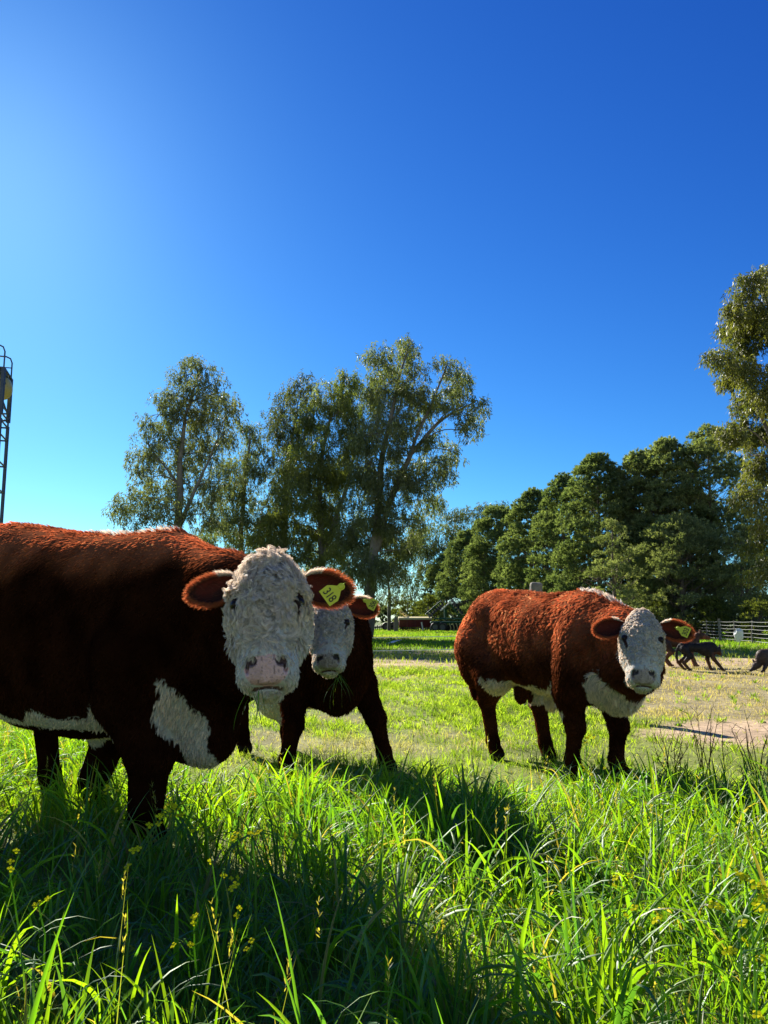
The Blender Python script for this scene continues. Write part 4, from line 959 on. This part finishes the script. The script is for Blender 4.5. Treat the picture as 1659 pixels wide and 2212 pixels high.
PX = [  # x centre, top y, width (photo px at 1659 wide), distance, label
    (965, 1195, 95, 80, 'farthest small dark pine at the low left end of the pine row'),
    (1010, 1150, 120, 74, 'rounded dark pine behind the folded harrow'),
    (1080, 1095, 150, 68, 'dark pine stepping up just right of the folded harrow'),
    (1160, 1062, 150, 60, 'dense dark pine above the rump of the lone steer'),
    (1225, 1030, 140, 54, 'dark pine with clumped pads left of the tallest dark pine'),
    (1300, 985, 185, 47, 'tallest dark pine with broad rounded top above the lone steer'),
    (1395, 975, 150, 46, 'pine right of the broad rounded one with a see-through top'),
    (1460, 950, 180, 45, 'lighter green pine above the head of the lone steer'),
    (1550, 918, 200, 44, 'large open pine with bare limbs showing beside the right eucalyptus'),
]
for i, (x, ty, wpx, d, lab) in enumerate(PX):
    lt = i >= 6
    pine('pine_tree', ploc(x, d), hgt(ty, d), wpx * KD * d / FPX * 1.12, lab, 300 + i, group=PG, top=2.2, per=(900 if d > 45 else 1150), nl=((.22, .050) if d > 45 else (.18, .042)),
         A=(.12, .16, .085) if lt else (.095, .135, .07), B=(.34, .38, .19) if lt else (.28, .33, .16), z0=.04 if not lt else .12, open_=.25 if i == 8 else 0)
for x, ty, wpx, d, lab, sd_ in [
    (1475, 1115, 215, 41, 'full light green young pine behind the head of the lone steer', 331),
    (1330, 1120, 120, 40, 'bushy pine low behind the neck of the lone steer', 332),
    (1610, 1135, 160, 39, 'grey-green young pine under the right eucalyptus', 333)]:
    pine('pine_tree', ploc(x, d), hgt(ty, d), wpx * KD * d / FPX * 1.1, lab, sd_, A=(.14, .175, .09), B=(.37, .40, .21), z0=.02, group='young pines before the dark row', top=2.4, per=1500, nl=(.13, .030))
for x, ty, wpx, d, lab, sd_ in [
    (1420, 1295, 70, 40, 'low shrub behind the left end of the wire fence', 341), (1535, 1290, 80, 38, 'low shrub under the young pines behind the middle of the fence', 342), (1640, 1285, 80, 35, 'low shrub behind the fence at the right edge of the photo', 343),
    (880, 1295, 60, 72, 'low olive bush between the seed drill and the pines', 344), (925, 1285, 55, 76, 'rounded olive bush directly behind the seed drill', 345)]:
    pine('shrub', ploc(x, d), max(1.2, hgt(ty, d)), wpx * KD * d / FPX * 1.15, lab, sd_, A=(.085, .108, .032), B=(.21, .23, .066), z0=.0, group='shrubs at the foot of the trees', top=3, per=1500 if d < 50 else 900, nl=(.11, .026) if d < 50 else (.22, .05), npad=46, cat='shrub')
# distant wood on the horizon
parts = []; r = np.random.default_rng(5)
cs = []; rs = []
for i in range(420):
    x = r.uniform(-170, 130); cs.append(np.array([x, 235 + r.uniform(-8, 8), r.uniform(0, 4.2) * (.6 + .6 * vn(np.array([[x * .04, 0, 0]]), 1, 9)[0])])); rs.append(r.uniform(1.6, 3.2))
parts = pine_pads(cs, rs, r, np.array([.055, .080, .060]), np.array([.095, .12, .075]), 16, (1.3, .55))
V, F, C = join(parts); tag(link('distant_wood', np_mesh('distant_wood', V, F, C), M['pine']), 'far-off line of trees along the horizon', 'distant wood', kind='stuff')
# ------------------------------------------------------------------ dogs
def make_dog(loc, yaw, label, seed, back, tan, headp, headd, feet, sc=1.0, legt=.24, crouch=0.0, tailp=((-.36, 0, .50), (-.44, .02, .36), (-.42, .03, .22))):
    root = empty('dog', tuple(loc), yaw); tag(root, label, 'dog', 'farm dogs by the fence')
    Hp = np.array(headp); Hd = nrm(np.array(headd, float)); sdv = nrm(np.cross([0, 0, 1.0], Hd)); upv = np.cross(Hd, sdv)
    def f(G):
        q = G / sc; cz = -crouch
        d = ell(q, (.20, 0, .43 + cz), (.19, .105, .15)); d = smin(d, cone(q, (.15, 0, .45 + cz), (-.25, 0, .48 + cz), .105, .085), .06)
        d = smin(d, ell(q, (-.27, 0, .46 + cz), (.12, .085, .11)), .05)
        d = smin(d, cone(q, (.27, 0, .48 + cz), Hp - Hd * .06, .085, .06), .05)
        d = smin(d, ell(q, Hp, (.078, .070, .068)), .03); d = smin(d, cone(q, Hp + Hd * .05 - upv * .015, Hp + Hd * .155 - upv * .03, .042, .024), .025)
        for sg in (1, -1):
            e0 = Hp + sdv * .048 * sg + upv * .045 - Hd * .02
            d = smin(d, cone(q, e0, e0 + upv * .075 + sdv * .012 * sg - Hd * .01, .026, .008), .012)
        for i, (fx, fy) in enumerate(feet):
            fr = i < 2; sg = -1 if i % 2 == 0 else 1
            if fr:
                a = (.21, sg * .075, .42 + cz); b = (.20 * .5 + fx * .5 - .03, fy, .24 - crouch * .5); c = (fx, fy, .04)
                l = smin(cone(q, a, b, .060, .040), cone(q, b, c, .037, .027), .02)
            else:
                a = (-.27, sg * .07, .43 + cz); b = (-.20 + (fx + .3) * .4, fy, .29 - crouch * .5); k = (fx - .09, fy, .15); c = (fx, fy, .03)
                l = smin(cone(q, a, b, .085, .052), smin(cone(q, b, k, .052, .033), cone(q, k, c, .031, .025), .015), .03)
            l = smin(l, ell(q, (fx + .025, fy, .018), (.042, .024, .018)), .012); d = smin(d, l, .02)
        for a, b in zip(tailp[:-1], tailp[1:]): d = smin(d, cone(q, np.array(a) + (0, 0, cz), np.array(b) + (0, 0, cz), .024, .022), .02)
        return d * sc
    V, F = surface_nets(f, np.array((-.62, -.34, -.02)) * sc, np.array((.66, .34, .92)) * sc, .011)
    r = np.random.default_rng(seed); N = vnormals(V, F)
    def colr(P):
        q = P / sc; t = (q[:, 2] < legt + .02 - .05 * vn(q, 20, 2)) | ((np.linalg.norm(q - (Hp + Hd * .1 - upv * .03), axis=1) < .09)) | ((q[:, 0] > .25) & (q[:, 2] < .38) & (q[:, 2] > .2))
        return np.where(t[:, None], np.array(tan), np.array(back)) * lerp(.75, 1.2, vn(q, 25, 4))[:, None]
    link('body', np_mesh('body', V, F, colr(V), smooth=True), M['hide'], root)
    P, Nn = scatter(V, F, N, np.full(len(V), 14000.0), r); n = len(P)
    V2, F2, C2 = strands(P, Nn, np.tile(np.array([-.8, 0, -.5]), (n, 1)) + r.normal(0, .2, (n, 3)), r.uniform(.012, .026, n), np.full(n, .0045), 2, np.full(n, .3), np.zeros(n), colr(P) * 1.2, r, droop=.3)
    link('coat', np_mesh('coat', V2, F2, C2), M['hair'], root)
dp = lambda x, d: (atd(x, 1330, d).x, d, 0)
make_dog(dp(1503, 14.4), D2(-14), 'black dog with tan legs walking on the bare ground in front of the fence', 61, (.010, .009, .010), (.075, .035, .016),
         (.40, .16, .40), (.6, .8, -.35), [(.44, -.09), (.24, .09), (-.20, -.08), (-.28, .09)], sc=.88, tailp=((-.36, 0, .50), (-.41, .0, .40), (-.42, .0, .28), (-.40, 0, .16)))
make_dog(dp(1464, 15.6), D2(-8), 'dark brown dog with raised head standing partly hidden behind the black dog', 62, (.05, .025, .015), (.15, .065, .028),
         (.42, .0, .60), (1, -.1, -.12), [(.25, -.08), (.32, .08), (-.22, -.08), (-.16, .08)], sc=1.0, legt=.30)
make_dog(dp(1668, 13.9), D2(186), 'grey-brown dog sniffing the ground at the right edge of the photo', 63, (.07, .055, .045), (.06, .04, .03),
         (.40, .0, .13), (1, .1, -.45), [(.20, -.08), (.30, .08), (-.22, -.09), (-.26, .09)], sc=.9, crouch=.14)

# ------------------------------------------------------------------ fences
def zg(x, y): return float(gheight(np.array([x]), np.array([y]))[0])
def wires(mb_name, pts, heights, rad, mat, root, sag=.015, n=5):
    for h in heights:
        P = []
        for a, b in zip(pts[:-1], pts[1:]):
            for t in np.linspace(0, 1, n, endpoint=False): P.append((a[0] + (b[0] - a[0]) * t, a[1] + (b[1] - a[1]) * t, h - sag * 4 * t * (1 - t)))
        P.append((*pts[-1], h)); MB().tube(P, rad, 5).build(mb_name, mat, root)
rt = empty('wire_fence', (13.27, 27, 0)); tag(rt, 'low farm fence of grey posts and many wires behind the dogs', 'fence')
pts = [(.40 * k, 2.33 * k) for k in range(-3, 13)]; r = np.random.default_rng(3)
for k, (x, y) in enumerate(pts):
    big = k % 4 == 2; w_ = .055 if big else .026; z = zg(13.27 + x, 27 + y); hh = .98 if big else .90
    m = MB(); m.tube([(x, y, z - .2), (x + r.normal(0, .008), y, z + .4), (x + r.normal(0, .015), y, z + hh)], [w_, w_, w_ * .9], 7); m.build('post', M['post'], rt)
wires('wire', pts, (.14, .28, .42, .56, .70, .84), .006, M['wire'], rt)
rt = empty('rope_fence', (1.54, 14, 0)); tag(rt, 'two white electric fence ropes on thin steel rods between the steer and bull', 'fence')
pts = [(-12.0, .3), (-6.0, .15), (0, 0)]
for x, y in pts: MB().tube([(x, y, -.1), (x + .01, y, .72)], .006, 6).build('rod', M['wire'], rt)
wires('rope', pts, (.625, .395), .0065, M['rope'], rt, sag=.04, n=10)
rt = empty('wooden_post', (at(396, 625, 60).x, 60, 0)); tag(rt, 'dark stout post standing left of the red seed drill', 'post')
MB().box((0, 0, .5), (.32, .26, 1.2)).box((0, 0, 1.115), (.26, .2, .03)).build('post', M['post'], rt, bevel=.03)
rt = empty('wooden_post', (at(531, 575, 8.2).x, 8.2, 0)); tag(rt, 'grey weathered post top showing just above the back of the lone steer', 'post')
MB().box((0, 0, .62), (.125, .09, 1.35), Matrix.Rotation(.08, 3, 'Y')).build('shaft', M['post'], rt, bevel=.025)
# white bag on the fence
rt_ = at(738, 639, 29.9); r = np.random.default_rng(8)
bm = bmesh.new(); bmesh.ops.create_icosphere(bm, subdivisions=3, radius=.17)
for v in bm.verts:
    nzv = float(vn(np.array([v.co[:]]), 14, 3)[0]) - .5; v.co *= 1 + nzv * .5; v.co.z *= 1.35 + (.25 if v.co.z < 0 else 0); v.co.x *= .95; v.co.y *= .5
me = bpy.data.meshes.new('plastic_bag'); bm.to_mesh(me); bm.free(); o = link('plastic_bag', me, M['white']); o.location = (rt_.x - .1, 29.6, .37); tag(o, 'white crumpled bag caught on the wire fence behind the dogs', 'bag')
bm = bmesh.new(); g = bmesh.ops.create_grid(bm, x_segments=8, y_segments=5, size=.5)
for v in bm.verts: v.co = Vector((v.co.x * .62, v.co.y * .25, .04 + .09 * float(vn(np.array([[v.co.x * 3, v.co.y * 3, 0]]), 1, 4)[0]) + v.co.x * .12))
me = bpy.data.meshes.new('scrap'); bm.to_mesh(me); bm.free(); o = link('scrap_sheet', me, M['white']); p_ = at(393, 641, 30); o.location = (p_.x, 29.5, .02); md = o.modifiers.new('s', 'SOLIDIFY'); md.thickness = .01
tag(o, 'pale scrap lying in the green grass below the seed drill', 'scrap')

# ------------------------------------------------------------------ farm machinery
dM = 66.0
def mx(px): return at(px, 620, dM).x
def mz(py): return CAMZ + (620 - py) * dM / FPX
rt = empty('seed_drill', (mx(415), dM, 0)); tag(rt, 'long dark red seed drill with cream lid parked before the pines', 'seed drill')
X0 = mx(399) - mx(415); X1 = mx(430.6) - mx(415); W_ = X1 - X0
prof = [(-.55, .34), (.55, .34), (.75, .95), (-.75, .95)]
v = [(x, a, b) for x in (X0, X1) for a, b in prof]; MB().add(v, [(3, 2, 1, 0), (4, 5, 6, 7), (0, 1, 5, 4), (1, 2, 6, 5), (2, 3, 7, 6), (3, 0, 4, 7)]).build('hopper', M['maroon'], rt, bevel=.02)
v = [(x, a, b) for x in (X0 - .06, X1 + .06) for a, b in ((-.8, .953), (.8, .953), (.72, 1.10), (0, 1.2), (-.72, 1.10))]
MB().add(v, [(4, 3, 2, 1, 0), (5, 6, 7, 8, 9)] + [(i, (i + 1) % 5, 5 + (i + 1) % 5, 5 + i) for i in range(5)]).build('lid', M['cream'], rt, bevel=.015)
for i in range(14):
    x = X0 + .1 + (W_ - .2) * i / 13; m = MB(); m.tube([(x, -.45, .36), (x, -.75, .2), (x, -.6, .04)], .03, 6); m.tube([(x - .02, -.7, .12), (x + .02, -.7, .12)], .15, 14); m.build('opener', M['dark'], rt)
for i in range(5):
    x = X0 + .03 + (W_ - .06) * i / 4; MB().box((x, -.72, .66), (.05, .06, .6)).build('rib', M['maroon'], rt)
MB().box((X0 + W_ * .72, -.85, .38), (.12, .05, .75), Matrix.Rotation(-.18, 3, 'Y')).build('stand', M['white'], rt)
m = MB(); m.tube([(X0 + .1, .1, 1.75), (X0 + .85, .1, 1.2)], .045, 8); m.tube([(X0 + .0, .3, 1.62), (X0 + .75, .3, 1.1)], .045, 8)
for t in (.1, .4, .7, 1): m.tube([(X0 + .1 + .75 * t, .1, 1.75 - .55 * t), (X0 + .75 * t, .3, 1.62 - .52 * t)], .03, 6)
m.tube([(X0 + .1, .1, 1.75), (X0 + .1, .1, .95)], .03, 6); m.build('drawbar', M['cream'], rt)
def wheel(name, x, y, rad, wd, root, mat=None, axis='x'):
    m = MB(); k = 20; a = np.linspace(0, 2 * math.pi, k, endpoint=False); V = []
    for (rr, dx) in ((rad * .62, -wd * .5), (rad * .92, -wd * .5), (rad, -wd * .3), (rad, wd * .3), (rad * .92, wd * .5), (rad * .62, wd * .5)):
        for t in a: V.append((x + dx, y + rr * math.cos(t), rad + rr * math.sin(t)) if axis == 'x' else (x + rr * math.cos(t), y + dx, rad + rr * math.sin(t)))
    F = [(i * k + j, i * k + (j + 1) % k, ((i + 1) % 6) * k + (j + 1) % k, ((i + 1) % 6) * k + j) for i in range(6) for j in range(k)]
    m.add(V, F); o = m.build(name, mat or M['dark'], root, smooth=True)
    m = MB(); p0, p1 = ((x - wd * .2, y, rad), (x + wd * .2, y, rad)) if axis == 'x' else ((x, y - wd * .2, rad), (x, y + wd * .2, rad))
    m.tube([p0, p1], rad * .64, 16); m.build('rim', M['steel'], o)
wheel('wheel', X0 - .18, .1, .42, .2, rt); wheel('wheel', X1 + .18, .1, .42, .2, rt)
rt = empty('disc_harrow', (mx(444), dM - 1.5, 0)); tag(rt, 'green and black folded harrow with raised wings behind the lone steer', 'harrow')
q = lambda px, py: (mx(px) - mx(444), mz(py))
def wing(a, b, cnt, name='wing'):
    (xa, za), (xb, zb) = q(*a), q(*b); m = MB(); dx, dz = xb - xa, zb - za; L = math.hypot(dx, dz); nx, nz = -dz / L, dx / L
    for y in (-.55, 0, .55): m.tube([(xa, y, za), (xb, y, zb)], .055, 6)
    for i in range(cnt + 1):
        t = i / cnt; m.tube([(xa + dx * t, -.6, za + dz * t), (xa + dx * t, .6, za + dz * t)], .04, 6)
    m.build(name, M['green'], rt)
    for i in range(cnt):
        t = (i + .5) / cnt
        for y in (-.5, .05):
            c = np.array((xa + dx * t, y, za + dz * t)); e = c + np.array((-nx * .0, -.0, 0)) + np.array((-nx, 0, -nz)) * .32
            mm_ = MB(); mm_.tube([c, (c + e) / 2 + np.array((dx / L * .09, -.12, dz / L * .09)), e], .028, 6, ); mm_.tube([e + np.array((-.02, 0, 0)), e + np.array((.02, .02, 0))], .14, 12); mm_.build('tine', M['dark'], rt)
wing((425, 614), (439.5, 601.6), 7); wing((458, 616), (447, 602.5), 6)
m = MB(); (xa, za), (xb, zb) = q(430, 622), q(460, 622)
for y in (-.8, 0, .8): m.tube([(xa, y, za), (xb, y, zb)], .09, 8)
for t in (0, .25, .5, .75, 1): m.tube([(xa + (xb - xa) * t, -.8, za), (xa + (xb - xa) * t, .8, za)], .08, 8)
m.tube([(q(444, 620)[0], 0, q(444, 620)[1]), (q(444, 609)[0], 0, q(444, 609)[1])], .12, 8); m.tube([(xa + .2, -.8, za + .3), (xb - .1, -.8, za + .28)], .07, 8); m.build('frame', M['green'], rt)
(xa, za), (xb, zb) = q(438.6, 611), q(447.8, 602.8); m = MB(); m.tube([(xa, -.9, za), ((xa + xb) / 2, -.9, (za + zb) / 2)], .07, 10); m.tube([((xa + xb) / 2, -.9, (za + zb) / 2), (xb, -.9, zb)], .045, 10); m.tube([(xb, -.97, zb), (xb, -.83, zb)], .13, 14); m.build('hydraulic_cylinder', M['white'], rt)
for i in range(9):
    x = q(431, 625)[0] + i * .27; m = MB(); z0 = za * 0 + .62
    m.tube([(x, -.8, .68), (x + .03, -.95, .5), (x + .10, -.95, .28), (x + .05, -.95, .08), (x - .07, -.97, .02)], [.04, .04, .035, .03, .03], 7); m.build('spring_tine', M['cream'] if i % 2 or i > 4 else M['dark'], rt)
    m = MB(); a = np.linspace(0, 2 * math.pi, 16, endpoint=False); m.tube([(x - .02, -.55, .28), (x + .02, -.5, .28)], .27, 16); m.build('disc', M['dark'], rt)
wheel('wheel', q(433, 625)[0], -1.0, .36, .2, rt, axis='y'); wheel('wheel', q(440, 625)[0], -1.0, .36, .2, rt, axis='y')
rt = empty('field_roller', (mx(386), dM + 2, 0)); tag(rt, 'old black roller and wheels lying in the grass left of the seed drill', 'roller')
wheel('drum', .0, 0, .36, .6, rt, axis='y'); wheel('drum', .62, .2, .38, .5, rt, axis='y')
r = np.random.default_rng(4)
for i in range(5): wheel('cog_wheel', -.9 + .16 * i, r.uniform(-.2, .2), .22 + .05 * (i % 2), .08, rt, axis='x')
MB().tube([(-1.0, 0, .3), (.9, 0, .4)], .06, 8).tube([(.3, -.3, .4), (.3, -1.2, .25)], .05, 8).build('frame', M['dark'], rt)

# ------------------------------------------------------------------ steel tower with a drum at the left edge
dT = 22.0; P1 = np.array([-.4944 * dT, dT]); P2 = np.array([-.5050 * (dT - 1.0), dT - 1.0]); sv_ = P2 - P1; pv = np.array([sv_[1], -sv_[0]]); pv = pv if pv[0] < 0 else -pv
P3_, P4_ = P1 + pv, P2 + pv; C0 = (P1 + P4_) / 2
rt = empty('steel_tower', (C0[0], C0[1], 0)); tag(rt, 'dark blue steel ladder tower carrying a yellow drum at the left edge', 'tower')
Ht = at(11.2, 379, dT).z; Hj = at(8.4, 425, dT).z
L3 = lambda p, z: (p[0] - C0[0], p[1] - C0[1], z)
for p in (P1, P2, P3_, P4_):
    m = MB(); m.box(L3(p, (Hj - .05) / 2), (.075, .075, Hj - .05)); m.box(L3(p, (Hj + .06 + Ht) / 2), (.095, .095, Ht - Hj - .06)); m.tube([L3(p, Hj - .2), L3(p, Hj + .2)], .028, 8); m.build('post', M['towerblue'], rt, bevel=.006)
m = MB(); z = 1.2
lad = [z_ for z_ in np.arange(.7, Hj - .3, .76)]
for z_ in lad + [Hj - .09, Hj + .12, Ht - 1.05, Ht - .1, Ht - .35]:
    for a, b in ((P1, P2), (P1, P3_), (P2, P4_), (P3_, P4_)): m.tube([L3(a, z_), L3(b, z_)], .026, 6)
m.tube([L3(P1, Ht - 1.15), L3(P2, Ht - .85)], .024, 6); m.tube([L3(P1, Hj + .15), L3(P2, Hj - .1)], .012, 6); m.build('rung', M['towerblue'], rt)
tk = MB(); ax = np.array([1.0, 0.05]); cx_ = (P1 + P2) / 2; n_ = 22; V = []; prof = [(-1.7, .02), (-1.7, .30), (-1.6, .36), (-.12, .36), (.02, .33), (.12, .25), (.17, .10), (.18, .01)]
for t_, r_ in prof:
    for a in np.linspace(0, 2 * math.pi, n_, endpoint=False): V.append((cx_[0] - C0[0] + t_ - .06, cx_[1] - C0[1] + r_ * math.cos(a), Ht - .42 + r_ * math.sin(a)))
F = [(i * n_ + j, i * n_ + (j + 1) % n_, (i + 1) * n_ + (j + 1) % n_, (i + 1) * n_ + j) for i in range(len(prof) - 1) for j in range(n_)]
tk.add(V, F); tk.build('drum', M['tank'], rt, smooth=True)
for a, b in ((P1, P3_), (P2, P4_)):
    m = MB(); hz = Ht + .66; a_, b_ = np.array(L3(a, 0)), np.array(L3(b, 0)); ps = [a_ + (0, 0, Ht)] + [a_ + (0, 0, hz - .18)] + [a_ + (b_ - a_) * .05 + (0, 0, hz - .05), a_ + (b_ - a_) * .16 + (0, 0, hz)] + [b_ + (0, 0, hz)]
    m.tube(ps, .022, 8); m.tube([a_ + (0, 0, Ht + .33), b_ + (0, 0, Ht + .33)], .016, 6); m.build('handrail', M['towerblue'], rt)
m = MB(); m.box(((P1 + P4_)[0] / 2 - C0[0], (P1 + P4_)[1] / 2 - C0[1], Ht + .015), (1.1, 1.1, .03), Matrix.Rotation(math.atan2(sv_[1], sv_[0]), 3, 'Z')); m.build('platform', M['towerblue'], rt)

# ------------------------------------------------------------------ yellow-flowered weeds
r = np.random.default_rng(77)
GRN = np.array([.10, .19, .05]); YEL = np.array([.78, .72, .02])
def weed(x, y, zf, label, nh=3, seed=0, size=1.0, group='yellow-flowered weeds in the grass'):
    r = np.random.default_rng(seed); py = y * KD; d = (CAMZ - zf) / math.tan(math.atan((py - 512.0) / FPX) - PITCH); X = atd(x, y, d).x
    root = empty('flowering_weed', (X, d, zg(X, d))); tag(root, label, 'wildflower', group)
    lx, ly = r.normal(0, .03), r.normal(0, .02); top = np.array([0, 0, zf]); foot = np.array([-lx, -ly, 0])
    mid = (top + foot) / 2 + np.array([r.normal(0, .018), 0, 0]); P = [foot, (foot + mid) / 2, mid, (mid + top) / 2 + np.array([r.normal(0, .008), 0, 0]), top]
    m = MB(); m.tube(P, [.003, .0028, .0024, .002, .0015], 6, col=GRN); heads = [top]
    for k in range(nh - 1):
        t = r.uniform(.55, .92); b = foot * (1 - t) + top * t; a = r.uniform(0, 6.28); e = b + np.array([math.cos(a) * .035, math.sin(a) * .03, .045 * r.uniform(.6, 1.4)]) * size
        m.tube([b, (b + e) / 2 + np.array([0, 0, -.004]), e], [.0016, .0014, .0011], 5, col=GRN); heads.append(e)
    for k in range(5):                                                    # narrow seed pods
        t = r.uniform(.35, .8); b = foot * (1 - t) + top * t; a = r.uniform(0, 6.28); m.tube([b, b + np.array([math.cos(a) * .02, math.sin(a) * .02, .012]), b + np.array([math.cos(a) * .028, math.sin(a) * .028, .04])], [.001, .0016, .0006], 5, col=GRN * .9)
    m.build('stem', M['grass'], root)
    for h in heads:
        V = []; F = []; C = []; o = 0
        for j in range(r.integers(1, 3)):
            c = h + r.normal(0, .007, 3) * size; nrmv = nrm(np.array([r.normal(0, .5), -.5, .8])); u = nrm(np.cross(nrmv, [1, 0, .1])); w_ = np.cross(nrmv, u)
            for k in range(4):
                a = k * math.pi / 2 + .3; e = u * math.cos(a) + w_ * math.sin(a); s_ = np.cross(nrmv, e); L = .0085 * size * r.uniform(.8, 1.2)
                V += [c, c + e * L * .6 + s_ * L * .42 + nrmv * L * .15, c + e * L + s_ * L * .2 + nrmv * L * .05, c + e * L - s_ * L * .2 + nrmv * L * .05, c + e * L * .6 - s_ * L * .42 + nrmv * L * .15]; F.append([o, o + 1, o + 2, o + 3, o + 4]); o += 5
        m = MB(); m.add(V, F, YEL * r.uniform(.8, 1.1)); m.tube([h - [0, 0, .012 * size], h], [.001, .003 * size], 5, col=GRN); m.build('flower', M['petal'], root)
WD = [(545, 1797, .40, 'brightly lit yellow weed standing out of the bull\'s shadow, centre foreground', 3, 1.2), (458, 1853, .36, 'single yellow weed with forked stalk below the bull\'s head', 3, 1.0), (318, 1790, .33, 'pale yellow cluster in shade in front of the bull\'s near foreleg', 4, 1.25),
      (375, 1755, .30, 'yellow weed in shade beside the bull\'s near front hoof', 4, 1.1), (370, 1693, .34, 'yellow weed directly under the bull\'s white brisket', 4, .9), (232, 1703, .32, 'yellow weed between the bull\'s two front legs', 4, .9),
      (430, 1735, .31, 'small yellow weed right of the bull\'s brisket', 3, .9), (515, 1765, .30, 'faint yellow weed in dark grass left of the brightly lit one', 2, .9), (540, 1835, .28, 'shaded yellow weed under the brightly lit one', 3, .9),
      (515, 1955, .28, 'shaded yellow weed with upright buds, right of the lowest dark cluster', 3, .9), (420, 1975, .27, 'lowest dark yellow weed cluster in the shaded foreground', 4, .9),
      (605, 1745, .32, 'pale yellow weed in shade left of the sunlit leaf tuft', 3, .9), (640, 1805, .30, 'pale yellow weed below the sunlit leaf tuft', 3, .9), (560, 1640, .30, 'tiny yellow weed behind the bull\'s brisket', 2, .8),
      (20, 1880, .30, 'yellow weed in the lit grass at the left edge', 3, 1.0), (82, 1955, .26, 'small shaded yellow weed at the far left foreground', 2, .8),
      (1268, 1602, .42, 'tall yellow weed rising before the lone steer\'s front legs', 3, 1.0), (1262, 1658, .26, 'flat yellow cluster low before the lone steer\'s hooves', 5, 1.0), (1302, 1662, .26, 'small yellow weed right of the lone steer\'s front hoof', 3, .9),
      (1222, 1565, .18, 'yellow weed between the lone steer\'s legs', 2, .8), (1408, 1630, .24, 'yellow weed in the grass before the bare track', 2, .8), (1600, 1655, .22, 'small yellow weed in the grass at the right, near the bare track', 2, .8),
      (1318, 1905, .33, 'small yellow weed right of centre in the lit foreground', 3, 1.0), (1368, 1970, .32, 'yellow weed leaning right in the lit foreground', 3, 1.0), (1610, 1895, .42, 'large bright yellow cluster at the right edge of the foreground', 5, 1.35),
      (1600, 2005, .34, 'bright yellow weed below the large cluster at the right edge', 4, 1.2), (1645, 2190, .30, 'yellow weed at the bottom right corner', 3, 1.0), (1240, 1700, .26, 'tiny yellow weed in the lit grass below the lone steer', 2, .8), (905, 1700, .26, 'tiny yellow weed in the grass at the centre of the photo', 2, .8)]
for i, (x, y, zf, lab, nh, sz) in enumerate(WD): weed(x, y, zf, lab, nh, 900 + i, sz)
# dry stalks before the bare track
for x, y, zf, lab, sd_ in [(1520, 1575, .34, 'dark dry branching stalks before the bare track', 1), (1455, 1585, .22, 'short dark dry stalks left of the taller dry ones', 2), (1640, 1640, .30, 'thin dark stalks at the right edge before the bare track', 3)]:
    r = np.random.default_rng(500 + sd_); d = 4.6; X = atd(x, y, d).x; root = MB()
    for k in range(9):
        a = r.uniform(0, 6.28); e = np.array([math.cos(a) * .10, math.sin(a) * .06, zf * r.uniform(.7, 1.3)]); s0 = r.normal(0, .03, 3) * [1, 1, 0]; root.tube([s0, s0 + e * .5 + [r.normal(0, .01), 0, .02], s0 + e], [.003, .0024, .001], 5, col=(.05, .045, .03))
        for j in range(3):
            t = r.uniform(.4, .95); b = s0 + e * t; root.tube([b, b + np.array([r.normal(0, .03), r.normal(0, .02), .04])], [.0016, .0008], 4, col=(.05, .045, .03))
    o = root.build('dry_weed', M['lawn']); o.location = (X, d, zg(X, d)); tag(o, lab, 'dry weed', 'dry stalks by the bare track')
